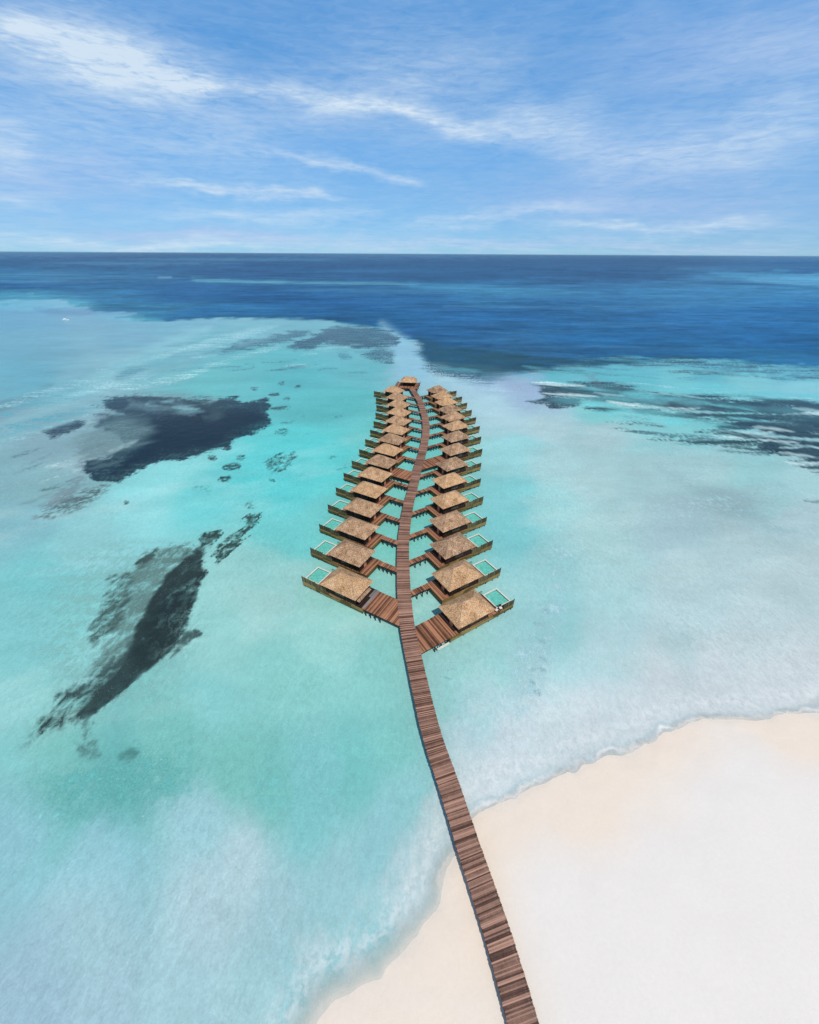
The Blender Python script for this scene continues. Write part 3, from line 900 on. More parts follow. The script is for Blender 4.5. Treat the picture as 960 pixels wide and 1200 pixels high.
layer([(-100, 352), (40, 349), (100, 355), (120, 362), (60, 366), (-100, 362)], (92, 186, 206), 0.6, 6, 6, 'streakx', 0.03)
layer([(40, 363), (110, 362), (160, 368), (110, 372), (60, 369)], (56, 120, 160), 0.7, 3, 4, 'streakx', 0.03)
layer([(120, 366), (190, 374), (196, 379), (150, 377), (100, 371)], (100, 190, 208), 0.45, 3, 3, 'streakx', 0.03)
for q in range(46):
    rq = random.Random(200 + q); yy = rq.uniform(303, 415); xx = rq.uniform(-60, 1020)
    if yy > 372 and xx < 480: continue
    ln_ = rq.uniform(40, 160); layer([(xx - ln_, yy), (xx - ln_ * .4, yy - 1.6), (xx + ln_ * .5, yy - 1.2), (xx + ln_, yy + 0.6), (xx + ln_ * .3, yy + 1.8), (xx - ln_ * .5, yy + 1.4)], rq.choice([(66, 132, 172), (78, 146, 184), (34, 84, 132), (54, 118, 164)]), rq.uniform(0.2, 0.5), 1.8, 2.4, 'streakx', 0.015, q % 30)
# left lagoon: soft shoals
layer([(0, 468), (60, 445), (150, 425), (230, 402), (260, 396), (300, 398), (240, 414), (150, 440), (60, 470), (0, 485)], (84, 168, 180), 0.35, 14, 12, 'streak', 0.1)
layer([(-40, 520), (0, 500), (60, 470), (130, 431), (215, 386), (248, 380), (240, 393), (150, 434), (80, 477), (0, 522), (-40, 540)], (142, 206, 214), 0.5, 8, 9, 'streak', 0.08)
layer([(-20, 480), (30, 462), (60, 452), (52, 462), (20, 476), (-20, 492)], (98, 140, 152), 0.6, 6, 6, 'streak', 0.15)
layer([(20, 500), (90, 470), (130, 480), (130, 540), (110, 570), (50, 600), (-40, 620), (-40, 520)], (130, 168, 176), 0.28, 25, 14, 'rough', 0.08)
weed[:] = 0; base_tint = tint.copy()
# streaky dark patches near the reef edge
layer([(395, 381), (430, 383), (455, 388), (470, 395), (465, 404), (440, 405), (420, 409), (402, 404), (378, 403), (368, 410), (345, 411), (336, 407), (350, 399), (366, 393), (378, 387)], (38, 84, 106), 0.88, 2.4, 6, 'streakx', 0.06, 1)
layer([(258, 408), (285, 401), (320, 393), (346, 387), (364, 388), (350, 396), (315, 404), (290, 410), (262, 412)], (44, 100, 118), 0.8, 2, 6, 'streakx', 0.07, 2)
layer([(424, 416), (446, 407), (462, 412), (460, 426), (440, 422)], (50, 104, 120), 0.75, 3, 5, 'streakx', 0.08, 3)
layer([(395, 412), (408, 412), (412, 420), (400, 422)], (66, 136, 150), 0.6, 2, 3, 'rough', 0.08, 3)
layer([(130, 442), (150, 432), (175, 430), (160, 440), (138, 447)], (76, 138, 152), 0.6, 3, 4, 'streak', 0.1, 4)
layer([(200, 418), (240, 412), (300, 408), (240, 418)], (74, 140, 158), 0.5, 2.5, 4, 'streakx', 0.1, 5)
# main left reef: grey shallow shoulder, then the dark body
layer([(118, 480), (160, 462), (215, 464), (255, 470), (250, 500), (200, 520), (150, 530), (100, 545), (95, 570), (60, 600), (40, 604), (70, 580), (95, 555), (90, 530), (110, 505)], (112, 140, 150), 0.75, 8, 8, 'streak', 0.12, 6)
layer([(120, 469), (150, 465), (165, 463), (205, 466), (232, 471), (245, 476), (259, 466), (277, 465), (283, 470), (311, 467), (321, 475), (313, 484), (319, 497), (302, 505), (277, 515), (262, 524), (240, 532), (212, 539), (186, 540), (165, 552), (137, 565), (112, 563), (98, 551), (103, 541), (131, 535), (148, 524), (140, 512), (112, 500), (118, 492), (135, 484), (124, 476)],
      (50, 78, 98), 0.95, 2.2, 5.5, 'rough', 0.16, 7)
layer([(178, 490), (230, 482), (300, 478), (312, 490), (290, 502), (240, 524), (190, 534), (160, 545), (130, 556), (150, 535), (175, 515)], (38, 60, 84), 0.85, 7, 5, 'rough', 0.12, 8)
layer([(100, 500), (140, 488), (172, 494), (178, 506), (160, 520), (135, 530), (100, 535), (85, 520)], (110, 148, 152), 0.66, 12, 12, 'streak', 0.14, 9)
layer([(236, 487), (255, 481), (266, 486), (255, 493), (240, 493)], (76, 108, 114), 0.6, 4, 4, 'rough', 0.2, 10)
layer([(150, 468), (200, 469), (232, 475), (225, 484), (180, 482), (150, 478)], (108, 150, 160), 0.5, 3, 8, 'streakx', 0.16, 11)
layer([(49, 505), (72, 497), (88, 492), (102, 494), (92, 502), (76, 509), (60, 513)], (62, 88, 104), 0.9, 2, 4, 'rough', 0.2, 12)
layer([(44, 604), (75, 588), (105, 574), (128, 568), (118, 582), (90, 596), (60, 608)], (92, 116, 122), 0.7, 7, 6, 'streak', 0.2, 13)
for (cx, cy, rx, ry, op) in ((266, 525.5, 5.5, 2.6, .9), (249, 536, 6, 2.8, .9), (282, 536, 6, 3.4, .8), (272, 547, 11, 4.5, .7), (263, 561, 8, 3.5, .8), (148, 589, 3.2, 3, .75), (330, 506, 9, 3.2, .7), (300, 506.5, 2.5, 1.5, .8), (289, 517.5, 2, 1.2, .6),
                             (329, 478, 12, 2.2, .9), (322, 462, 6, 2, .8), (298, 455, 4, 1.8, .7), (330, 449, 4, 2.2, .7), (349, 453, 3, 1.5, .7), (336, 467, 4, 2, .6), (355, 488, 4, 1.5, .4), (318, 541 + 22, 4, 2, .35), (293, 592, 7, 4, .3), (237, 573, 12, 5, .12)):
    layer(ell(cx, cy, rx, ry, -0.1), (62, 92, 100), op, 1.6, 2.0, 'rough', 0.3, int(cx) % 7)
layer(ell(330, 541, 17, 9, -0.4), (64, 112, 118), 0.62, 3, 9, 'diag', 0.3, 14, 0.8)
# second reef
layer(ell(140, 740, 90, 100, 0.6), (116, 174, 174), 0.35, 30, 18, 'rough', 0.1, 15)
layer([(158, 660), (182, 642), (212, 638), (242, 638), (236, 665), (205, 690), (180, 725), (165, 765), (118, 790), (112, 775), (130, 740), (142, 700), (152, 680)], (92, 128, 128), 0.8, 6, 10, 'diag', 0.3, 16, 0.35)
layer([(128, 678), (148, 668), (158, 676), (148, 708), (128, 740), (108, 757), (103, 745), (116, 718), (122, 695)], (72, 98, 100), 0.75, 4, 11, 'diag', 0.4, 17, 0.8)
layer([(156, 665), (166, 650), (184, 642), (180, 652), (168, 664)], (70, 92, 96), 0.8, 2.5, 4, 'diag', 0.35, 18, 0.3)
layer([(241, 638), (236, 666), (245, 667), (237, 681), (228, 706), (221, 730), (214, 742), (206, 753), (194, 767), (175, 785), (150, 807), (125, 829), (103, 840), (88, 840), (110, 812), (130, 795), (148, 772), (160, 740), (170, 715), (184, 692), (198, 672), (215, 652)],
      (56, 76, 84), 0.93, 2.6, 4.5, 'diag', 0.3, 19, 0.12)
layer([(100, 842), (72, 848), (47, 860), (50, 842), (72, 815), (106, 794), (134, 772), (158, 750), (180, 760), (150, 800), (120, 825)], (64, 90, 96), 0.80, 9, 7, 'rough', 0.4, 20, 0.1)
layer([(160, 760), (176, 710), (205, 690), (225, 700), (212, 738), (190, 762), (160, 785)], (46, 64, 74), 0.5, 10, 6, 'diag', 0.35, 21)
layer([(231, 632), (241, 625), (259, 621), (257, 630), (248, 638), (236, 640)], (62, 90, 92), 0.88, 2, 3, 'diag', 0.35, 22)
layer([(250, 650), (258, 628), (280, 618), (296, 604), (308, 597), (292, 620), (274, 644), (256, 658)], (62, 96, 98), 0.85, 2, 12, 'diag', 0.45, 23, 0.9)
layer([(214, 742), (228, 738), (237, 743), (222, 752), (206, 766), (198, 774), (204, 758)], (72, 100, 104), 0.85, 2.2, 3.5, 'diag', 0.35, 24, 0.2)
layer([(97, 838), (108, 838), (107, 860), (99, 866)], (84, 124, 128), 0.7, 4, 4, 'diag', 0.4, 25)
layer([(88, 872), (110, 868), (118, 886), (98, 894)], (86, 136, 136), 0.6, 5, 7, 'diag', 0.4, 26, 0.5)
layer(ell(152, 886, 12, 6, -0.4), (72, 124, 124), 0.65, 4, 4, 'diag', 0.35, 27)
layer(ell(130, 925, 100, 34, -0.2), (92, 168, 168), 0.42, 28, 12, 'rough', 0.2, 28)
layer(ell(370, 905, 70, 26, -0.3), (108, 186, 188), 0.3, 26, 12, 'rough', 0.2, 29)
# right side: reef edge, streaky reefs
layer([(488, 394), (520, 405), (600, 414), (700, 420), (745, 423), (690, 430), (640, 433), (600, 441), (572, 449), (540, 441), (512, 436), (495, 424)], (48, 98, 124), 0.72, 6, 10, 'streakx', 0.05, 30)
layer([(500, 422), (560, 424), (610, 432), (575, 447), (540, 440), (512, 434)], (72, 118, 130), 0.55, 4, 9, 'streakx', 0.12, 31, 0.6)
layer([(565, 445), (620, 437), (660, 432), (690, 434), (640, 441), (600, 448)], (84, 180, 192), 0.5, 4, 8, 'streakx', 0.1, 32, 0.5)
layer([(560, 452), (600, 440), (634, 444), (640, 458), (625, 478), (605, 478), (590, 462)], (146, 178, 210), 0.55, 12, 6, 'rough', 0.08, 33)
layer([(635, 455), (668, 452), (698, 457), (728, 449), (762, 455), (794, 464), (852, 471), (914, 471), (980, 474), (1120, 478), (1120, 490), (980, 484), (918, 483), (877, 481), (827, 484), (793, 483), (757, 476), (735, 477), (710, 466), (682, 470), (648, 478), (636, 468)], (52, 86, 98), 0.93, 3.2, 10, 'streakx', 0.10, 34, 0.35)
layer([(700, 452), (760, 458), (850, 474), (900, 476), (850, 480), (760, 470)], (50, 80, 92), 0.6, 4, 8, 'streakx', 0.12, 35, 0.3)
layer([(866, 511), (895, 503), (924, 500), (960, 493), (1120, 485), (1120, 560), (962, 548), (935, 535), (900, 530), (890, 524), (905, 514)], (40, 66, 84), 0.95, 3.2, 10, 'streakx', 0.12, 36, 0.3)
layer([(925, 540), (960, 535), (1100, 540), (1100, 565), (965, 556)], (72, 98, 110), 0.8, 3, 8, 'streakx', 0.14, 37, 0.6)
layer([(722, 501), (760, 504), (793, 510), (828, 514), (870, 520), (900, 532), (828, 523), (793, 518), (760, 512)], (84, 128, 138), 0.8, 3, 7, 'streakx', 0.12, 38, 0.3)
layer([(826, 433), (862, 428), (915, 437), (960, 442), (915, 444), (870, 440), (830, 440)], (70, 128, 142), 0.8, 2, 7, 'streakx', 0.12, 39, 0.7)
layer([(800, 488), (850, 492), (900, 497), (960, 486), (1000, 490), (960, 496), (900, 503), (850, 499)], (70, 112, 122), 0.7, 3, 9, 'streakx', 0.14, 52, 0.5)
layer([(760, 463), (860, 478), (960, 480), (1100, 480), (1100, 494), (940, 490), (860, 488), (780, 476)], (60, 98, 108), 0.7, 4, 11, 'streakx', 0.13, 53, 0.5)
layer([(640, 452), (700, 448), (740, 452), (720, 462), (660, 462)], (74, 118, 124), 0.6, 3, 9, 'streakx', 0.12, 54, 0.5)
layer([(862, 488), (893, 489), (890, 496), (866, 495)], (74, 108, 116), 0.8, 2, 4, 'streakx', 0.14, 40)
layer([(745, 464), (800, 470), (870, 486), (940, 494), (880, 492), (800, 484)], (90, 140, 150), 0.45, 3, 9, 'streakx', 0.14, 41, 0.8)
layer([(688, 440), (697, 441), (708, 455), (700, 457)], (104, 138, 150), 0.6, 2.5, 3, 'rough', 0.15, 42)
layer([(700, 470), (800, 488), (880, 505), (860, 508), (780, 496), (700, 482)], (96, 200, 206), 0.5, 6, 8, 'streakx', 0.1, 55)
layer(ell(950, 587, 14, 2.2, 0.02), (104, 140, 146), 0.7, 2, 2, 'streakx', 0.14, 43)
layer([(770, 545), (830, 570), (880, 600), (930, 625), (900, 622), (840, 590), (790, 565)], (138, 180, 188), 0.55, 9, 6, 'rough', 0.1, 44)
layer([(745, 580), (800, 575), (860, 590), (830, 605), (760, 598)], (150, 188, 196), 0.5, 12, 10, 'streakx', 0.08, 45)
layer([(620, 434), (690, 424), (780, 422), (860, 424), (960, 431), (1300, 443), (1300, 449), (960, 437), (860, 430), (780, 428), (700, 430)], (44, 104, 132), 0.6, 3, 7, 'streakx', 0.06, 49)
# long thin streaks of weed and of bare sand, drawn out by the current
def lens(cx, cy, ln, th_, sl, bend):
    up_, dn_ = [], []
    for t in np.linspace(-1, 1, 9):
        w_ = th_ * (1 - t * t) ** 0.7 + 0.05
        y_ = cy + sl * ln * t + bend * (1 - t * t)
        up_.append((cx + ln * t, y_ - w_)); dn_.append((cx + ln * t, y_ + w_))
    return up_ + dn_[::-1]


rs = random.Random(29)
def streaks(n, x0, x1, ylo, yhi, ln, th_, sl, cols, op, soft=1.2, rag=2.0):
    for q in range(n):
        t = rs.random(); cx = x0 + (x1 - x0) * t
        cy = ylo(cx) + (yhi(cx) - ylo(cx)) * rs.random()
        layer(lens(cx, cy, rs.uniform(*ln), rs.uniform(*th_), rs.uniform(*sl), rs.uniform(-2, 2)), rs.choice(cols), rs.uniform(*op), soft, rag, 'streakx', 0.12, q % 40)


DKS = [(48, 80, 90), (60, 98, 104), (56, 88, 100)]; PLS = [(176, 226, 230), (150, 216, 222), (196, 232, 234)]; TQS = [(96, 196, 206), (110, 206, 212)]
bandlo = lambda x: np.interp(x, [630, 730, 800, 870, 960], [450, 446, 456, 462, 466]); bandhi = lambda x: np.interp(x, [630, 730, 800, 870, 960], [474, 482, 490, 496, 500])
streaks(48, 640, 980, bandlo, bandhi, (14, 46), (0.9, 2.6), (0.02, 0.14), DKS, (0.6, 0.95))
streaks(18, 650, 980, bandlo, bandhi, (14, 50), (0.6, 1.5), (0.02, 0.14), PLS + TQS, (0.5, 0.9), 0.9, 1.4)
streaks(24, 840, 1000, lambda x: 500 - (x - 840) * 0.05, lambda x: 520 + (x - 840) * 0.28, (12, 40), (0.9, 3.0), (0.0, 0.14), DKS, (0.7, 0.95))
streaks(24, 850, 1000, lambda x: 502, lambda x: 520 + (x - 850) * 0.28, (10, 34), (0.5, 1.4), (0.0, 0.16), PLS, (0.5, 0.95), 0.8, 1.2)
streaks(18, 700, 960, lambda x: 484 + (x - 700) * 0.02, lambda x: 510 + (x - 700) * 0.10, (12, 40), (0.6, 1.5), (0.05, 0.16), DKS, (0.25, 0.6))
streaks(22, 640, 980, lambda x: 430, lambda x: 446, (14, 50), (0.6, 1.6), (0.0, 0.08), DKS + TQS, (0.3, 0.7))
streaks(30, 490, 800, lambda x: np.interp(x, [490, 560, 640, 800], [398, 408, 418, 420]), lambda x: np.interp(x, [490, 560, 640, 800], [420, 446, 436, 428]), (10, 40), (0.6, 1.8), (0.0, 0.10), [(54, 92, 106), (44, 90, 116), (84, 160, 176), (56, 100, 112)], (0.3, 0.7))
streaks(16, 640, 980, lambda x: 452, lambda x: 500, (20, 70), (1.5, 4.0), (0.02, 0.12), TQS, (0.2, 0.5), 3, 3)
# left lagoon: slanting shoals, flecks of weed around the dark bed
streaks(26, 0, 300, lambda x: 470 - 0.30 * x, lambda x: 520 - 0.34 * x, (25, 80), (1.5, 5.5), (-0.34, -0.20), [(150, 212, 218), (162, 218, 222), (78, 158, 176), (88, 168, 182)], (0.15, 0.42), 3, 4)
streaks(22, 120, 440, lambda x: 392 + 0.02 * x, lambda x: 440, (8, 34), (0.5, 1.4), (-0.14, 0.0), [(62, 120, 134), (72, 140, 152), (150, 218, 220)], (0.2, 0.6))
streaks(20, 20, 160, lambda x: 500, lambda x: 610 - 0.2 * x, (10, 34), (0.8, 2.4), (-0.4, -0.22), [(92, 128, 136), (160, 200, 204), (110, 150, 156)], (0.2, 0.55))
streaks(26, 120, 250, lambda x: 464, lambda x: 486, (6, 22), (0.6, 1.8), (-0.08, 0.08), [(48, 78, 92), (120, 178, 184), (56, 90, 100)], (0.4, 0.85))
streaks(12, 320, 430, lambda x: 470, lambda x: 580, (4, 10), (0.6, 1.4), (-0.3, 0.0), [(70, 130, 138)], (0.2, 0.45))
# small weed lines off the right villas, wave lines by the platform
for (cx, cy, rx, ry, ro) in ((632, 731, 7, 2, .2), (630, 748, 4, 1.6, .5), (636, 752, 5, 2, .3), (636, 772, 6, 2, .4), (626, 784, 4, 1.6, .2), (638, 785, 5, 2, .4), (624, 800, 4, 1.6, .3), (630, 812, 5, 3, .8), (640, 716, 5, 2, .6)):
    layer(ell(cx, cy, rx, ry, ro), (96, 144, 154), 0.55, 2.2, 2.5, 'rough', 0.5, int(cy) % 9)
layer([(508, 778), (525, 783), (545, 781), (525, 786)], (110, 160, 162), 0.5, 1.5, 1.5, 'rough', 0.5, 3)
layer([(506, 790), (520, 792), (530, 796), (512, 793)], (110, 160, 162), 0.45, 1.3, 1.5, 'rough', 0.5, 4)
layer([(600, 770), (640, 700), (650, 640), (668, 650), (660, 720), (632, 800), (606, 840)], (150, 196, 206), 0.5, 14, 10, 'rough', 0.1, 46)
weedcol = np.where(weed[..., None] > 0.02, (tint - base_tint * (1 - weed[..., None])) / np.maximum(weed, 0.02)[..., None], tint)
reef_w = weed.copy(); pre = tint.copy(); tint = base_tint
# milky channel by the end of the jetty
layer([(448, 380), (460, 386), (476, 396), (492, 412), (500, 430), (508, 448), (470, 440), (462, 420), (455, 400)], (140, 200, 222), 0.75, 8, 5, 'diag', 0.05, 47)
layer([(505, 436), (545, 446), (590, 460), (610, 480), (570, 500), (545, 470)], (172, 218, 230), 0.55, 14, 8, 'rough', 0.08, 48)

# milky wash along the beach
dW = sand_d(WX, WY)
wash = fbm(WX * 0.16, WY * 0.16, 5, 71, 0.6)
rightside = sstep(470, 560, PXs)
reach = 5 + 17 * rightside
mw = sstep(reach, 0, -dW + (wash - 0.5) * 16) * (0.5 + 0.2 * rightside)
near = (dW < 2) & (dW > -60)
tint = np.where(near[..., None], tint * (1 - mw[..., None]) + lin((198, 216, 222)) * mw[..., None], tint)
opac = sstep(0.5, -3.4 + 2.0 * rightside, dW + (wash - 0.5) * 1.6) * 0.85 + 0.15 * sstep(0.3, 0.0, dW)
shal = np.clip(1 - mdeep, 0.0, 1)
f1 = fbm(WX * 0.055, WY * 0.055, 5, 81, 0.58) - 0.5
f2 = fbm((WX + WY * .5) * 0.018, (WY - WX * .4) * 0.05, 5, 84, 0.58) - 0.5
lum = 1.0 + (f1 * 0.17 + f2 * 0.18) * np.clip(1 - mdeep, 0.25, 1)
pale = np.clip(sstep(0.04, 0.30, f2) * 0.20 * shal * sstep(440, 600, PYs), 0, 1)[..., None]
tint = tint * (1 - pale) + lin((196, 222, 222)) * pale
teal = np.clip(sstep(0.02, 0.26, fbm(WX * 0.03, WY * 0.03, 5, 88, 0.6) - 0.5) * 0.11 * shal, 0, 1)[..., None]
tint = tint * (1 - teal) + tint * np.array((0.62, 0.86, 0.86)) * teal
ALB = np.array((0.98, 0.885, 0.86))
weed = np.minimum(weed, 1)
reef_w = np.clip(reef_w * (1 - sstep(0.3, 1.0, mw * near)), 0, 1)
tint = np.clip(tint * lum[..., None] * ALB, 0.002, 0.9); dk = np.clip(weedcol.mean(-1, keepdims=True) / 0.22, 0, 1)
weedcol = np.clip(weedcol * ALB * (0.34 + 0.66 * dk) * (np.array((0.92, 1.0, 0.90)) * (1 - dk) + dk), 0.002, 0.9)

water, wme, used = grid_mesh('water', WX, WY, np.zeros_like(WX), keep=(dW < 1.2))
tag(water, kind='structure')
ca = wme.attributes.new('tint', 'FLOAT_COLOR', 'POINT')
ca.data.foreach_set('color', np.concatenate([tint.reshape(-1, 3)[used], np.ones((used.sum(), 1))], 1).astype(np.float32).reshape(-1))
cb = wme.attributes.new('weed_tint', 'FLOAT_COLOR', 'POINT')
cb.data.foreach_set('color', np.concatenate([weedcol.reshape(-1, 3)[used], np.ones((used.sum(), 1))], 1).astype(np.float32).reshape(-1))
wa = wme.attributes.new('weed', 'FLOAT', 'POINT'); wa.data.foreach_set('value', reef_w.reshape(-1)[used].astype(np.float32))
sa = wme.attributes.new('shore', 'FLOAT', 'POINT'); sa.data.foreach_set('value', np.clip(dW, -60, 5).reshape(-1)[used].astype(np.float32))
sa = wme.attributes.new('lee', 'FLOAT', 'POINT'); sa.data.foreach_set('value', rightside.reshape(-1)[used].astype(np.float32))
oa = wme.attributes.new('cover', 'FLOAT', 'POINT'); oa.data.foreach_set('value', opac.reshape(-1)[used].astype(np.float32))
da = wme.attributes.new('deep', 'FLOAT', 'POINT'); da.data.foreach_set('value', mdeep.reshape(-1)[used].astype(np.float32))

m, nt, b = mat('sea_water')
at1 = nt.nodes.new('ShaderNodeAttribute'); at1.attribute_name = 'tint'
at2 = nt.nodes.new('ShaderNodeAttribute'); at2.attribute_name = 'cover'
at3 = nt.nodes.new('ShaderNodeAttribute'); at3.attribute_name = 'deep'
geo = nt.nodes.new('ShaderNodeNewGeometry'); pos = geo.outputs['Position']
# ripples: fine net painting caustic light into the colour, longer chop
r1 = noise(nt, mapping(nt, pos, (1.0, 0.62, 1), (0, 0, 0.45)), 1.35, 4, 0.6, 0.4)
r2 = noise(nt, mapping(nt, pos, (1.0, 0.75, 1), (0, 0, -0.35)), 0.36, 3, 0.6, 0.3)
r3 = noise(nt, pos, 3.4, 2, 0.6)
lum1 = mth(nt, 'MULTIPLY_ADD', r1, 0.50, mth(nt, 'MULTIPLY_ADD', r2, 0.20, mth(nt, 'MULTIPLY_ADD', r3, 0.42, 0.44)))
patch = noise(nt, pos, 0.03, 3, 0.6)
amt = mth(nt, 'MULTIPLY_ADD', patch, 1.5, 0.0, True)
# weed beds: broken up finely where they thin out, mottled inside
awd = nt.nodes.new('ShaderNodeAttribute'); awd.attribute_name = 'weed'
awc = nt.nodes.new('ShaderNodeAttribute'); awc.attribute_name = 'weed_tint'
b1 = noise(nt, mapping(nt, pos, (1.0, 0.6, 1), (0, 0, -0.55)), 0.75, 5, 0.66, 0.4)
b2 = noise(nt, mapping(nt, pos, (0.16, 1.0, 1), (0, 0, 0.10)), 0.26, 4, 0.6, 0.3)
wv_ = awd.outputs['Fac']
edge_ = mth(nt, 'MULTIPLY', mth(nt, 'MULTIPLY', wv_, mth(nt, 'SUBTRACT', 1.0, wv_)), 4.0)
nn = mth(nt, 'ADD', mth(nt, 'MULTIPLY_ADD', b1, 4.4, -2.2), mth(nt, 'MULTIPLY_ADD', b2, 3.2, -1.6))
wf = mth(nt, 'ADD', wv_, mth(nt, 'MULTIPLY', edge_, nn), None, True)
mott = mth(nt, 'MULTIPLY_ADD', b1, 1.3, mth(nt, 'MULTIPLY_ADD', b2, 0.9, mth(nt, 'MULTIPLY_ADD', r3, 1.0, -0.60)))
wcol = mixc(nt, 1.0, awc.outputs['Color'], mott, 'MULTIPLY')
s1 = noise(nt, mapping(nt, pos, (0.35, 1.0, 1), (0, 0, 0.12)), 0.07, 5, 0.65, 0.2)
s2 = noise(nt, mapping(nt, pos, (0.4, 1.0, 1), (0, 0, -0.08)), 0.011, 5, 0.65, 0.2)
choppy = mth(nt, 'MULTIPLY_ADD', s1, 1.5, mth(nt, 'MULTIPLY_ADD', s2, 1.5, -0.42))
lag = mixc(nt, 1.0, at1.outputs['Color'], mth(nt, 'MULTIPLY_ADD', s1, 0.34, 0.83), 'MULTIPLY')
sea0 = mixc(nt, at3.outputs['Fac'], lag, mixc(nt, 1.0, at1.outputs['Color'], choppy, 'MULTIPLY'))
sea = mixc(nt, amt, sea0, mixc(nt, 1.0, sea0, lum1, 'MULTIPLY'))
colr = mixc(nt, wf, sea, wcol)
# sun glints on ripples, painted as sparse bright flecks
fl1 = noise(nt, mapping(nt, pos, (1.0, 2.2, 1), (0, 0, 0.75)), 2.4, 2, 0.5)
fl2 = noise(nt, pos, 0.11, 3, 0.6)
glint = mth(nt, 'MULTIPLY', ramp(nt, fl1, [(0.66, (0, 0, 0)), (0.73, (1, 1, 1))]), ramp(nt, fl2, [(0.52, (0, 0, 0)), (0.68, (1, 1, 1))]))
glint = mth(nt, 'MULTIPLY', glint, mth(nt, 'SUBTRACT', 1.0, at3.outputs['Fac'], None, True))
colr = mixc(nt, mth(nt, 'MULTIPLY', glint, 0.55), colr, (0.82, 0.86, 0.88))
# wavelets at the waterline: a foam lip, a thin teal crest behind it, fading lace further out
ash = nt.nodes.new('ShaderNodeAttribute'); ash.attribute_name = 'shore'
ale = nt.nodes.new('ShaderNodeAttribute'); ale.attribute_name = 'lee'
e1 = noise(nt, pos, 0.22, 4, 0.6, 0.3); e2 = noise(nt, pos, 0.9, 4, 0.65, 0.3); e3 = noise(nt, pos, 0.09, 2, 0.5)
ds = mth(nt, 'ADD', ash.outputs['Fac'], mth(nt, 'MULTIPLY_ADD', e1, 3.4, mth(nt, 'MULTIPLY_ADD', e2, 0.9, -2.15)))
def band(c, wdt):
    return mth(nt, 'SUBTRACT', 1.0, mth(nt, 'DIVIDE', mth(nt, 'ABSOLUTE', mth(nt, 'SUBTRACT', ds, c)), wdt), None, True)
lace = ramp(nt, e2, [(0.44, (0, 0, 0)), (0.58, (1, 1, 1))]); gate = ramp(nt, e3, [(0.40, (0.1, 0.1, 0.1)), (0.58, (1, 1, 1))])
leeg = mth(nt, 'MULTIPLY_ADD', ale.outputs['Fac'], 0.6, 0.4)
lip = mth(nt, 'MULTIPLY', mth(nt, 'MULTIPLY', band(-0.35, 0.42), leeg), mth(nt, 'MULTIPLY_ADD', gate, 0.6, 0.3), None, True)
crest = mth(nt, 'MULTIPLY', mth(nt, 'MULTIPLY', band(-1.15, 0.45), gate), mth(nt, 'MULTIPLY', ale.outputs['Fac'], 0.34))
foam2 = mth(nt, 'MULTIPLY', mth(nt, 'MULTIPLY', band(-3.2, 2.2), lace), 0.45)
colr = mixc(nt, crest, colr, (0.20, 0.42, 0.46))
colr = mixc(nt, foam2, colr, (0.74, 0.78, 0.79))
colr = mixc(nt, lip, colr, (0.84, 0.85, 0.84))
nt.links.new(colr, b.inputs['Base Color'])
b.inputs['IOR'].default_value = 1.333; nt.links.new(mth(nt, 'MULTIPLY_ADD', at3.outputs['Fac'], -0.05, 0.09), b.inputs['Specular IOR Level'])
rgh = mth(nt, 'MULTIPLY_ADD', at3.outputs['Fac'], 0.30, 0.14); nt.links.new(rgh, b.inputs['Roughness'])
hgt = mth(nt, 'MULTIPLY_ADD', r2, 1.6, r1)
bump(nt, b, hgt, 0.25, 0.22)
tp = nt.nodes.new('ShaderNodeBsdfTransparent'); tp.inputs[0].default_value = (0.98, 0.99, 0.99, 1)
mx = nt.nodes.new('ShaderNodeMixShader')
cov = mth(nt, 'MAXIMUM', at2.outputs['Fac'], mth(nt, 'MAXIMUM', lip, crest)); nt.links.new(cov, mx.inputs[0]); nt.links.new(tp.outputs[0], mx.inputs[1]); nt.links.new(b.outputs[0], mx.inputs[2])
nt.links.new(mx.outputs[0], nt.nodes['Material Output'].inputs['Surface'])
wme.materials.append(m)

# ------------------------------------------------------------------ beach
gx = np.concatenate([np.arange(-60, -20, 2.0), np.arange(-20, 75, 0.4), np.arange(75, 160, 1.5), np.arange(160, 421, 12)])
gy = np.concatenate([np.arange(-300, -60, 12.0), np.arange(-60, -18, 1.5), np.arange(-18, 62, 0.4), np.arange(62, 120, 3.0)])
BX, BY = np.meshgrid(gx, gy)
dB = sand_d(BX, BY)
und = (fbm(BX * 0.05, BY * 0.05, 4, 91) - 0.5)
BZ = np.where(dB < 0, dB * 0.07, 1.2 * (1 - np.exp(-np.maximum(dB, 0) * 0.085))) + np.where(dB > 0, np.clip(dB * 0.1, 0, 1), 0) * und * 0.25
BZ = np.maximum(BZ, -2.2)
beach, bme, bu = grid_mesh('beach', BX, BY, BZ, keep=(dB > -22))
tag(beach, kind='structure')
# wet margin and slight rise marks
w1 = fbm(BX * 0.22, BY * 0.22, 4, 93, 0.6)
wet = sstep(1.0, -0.3, dB + (w1 - 0.5) * 2.2)
warm = sstep(11, 0.5, dB + (fbm(BX * 0.05, BY * 0.05, 3, 95) - 0.5) * 20)
wa = bme.attributes.new('wet', 'FLOAT', 'POINT'); wa.data.foreach_set('value', wet.reshape(-1)[bu].astype(np.float32))
wa = bme.attributes.new('warm', 'FLOAT', 'POINT'); wa.data.foreach_set('value', warm.reshape(-1)[bu].astype(np.float32))
m, nt, b = mat('coral_sand')
aw = nt.nodes.new('ShaderNodeAttribute'); aw.attribute_name = 'wet'
ab = nt.nodes.new('ShaderNodeAttribute'); ab.attribute_name = 'warm'
geo = nt.nodes.new('ShaderNodeNewGeometry'); pos = geo.outputs['Position']
g1 = noise(nt, pos, 0.12, 4, 0.6); g2 = noise(nt, pos, 2.2, 4, 0.65); g3 = noise(nt, pos, 14.0, 3, 0.6)
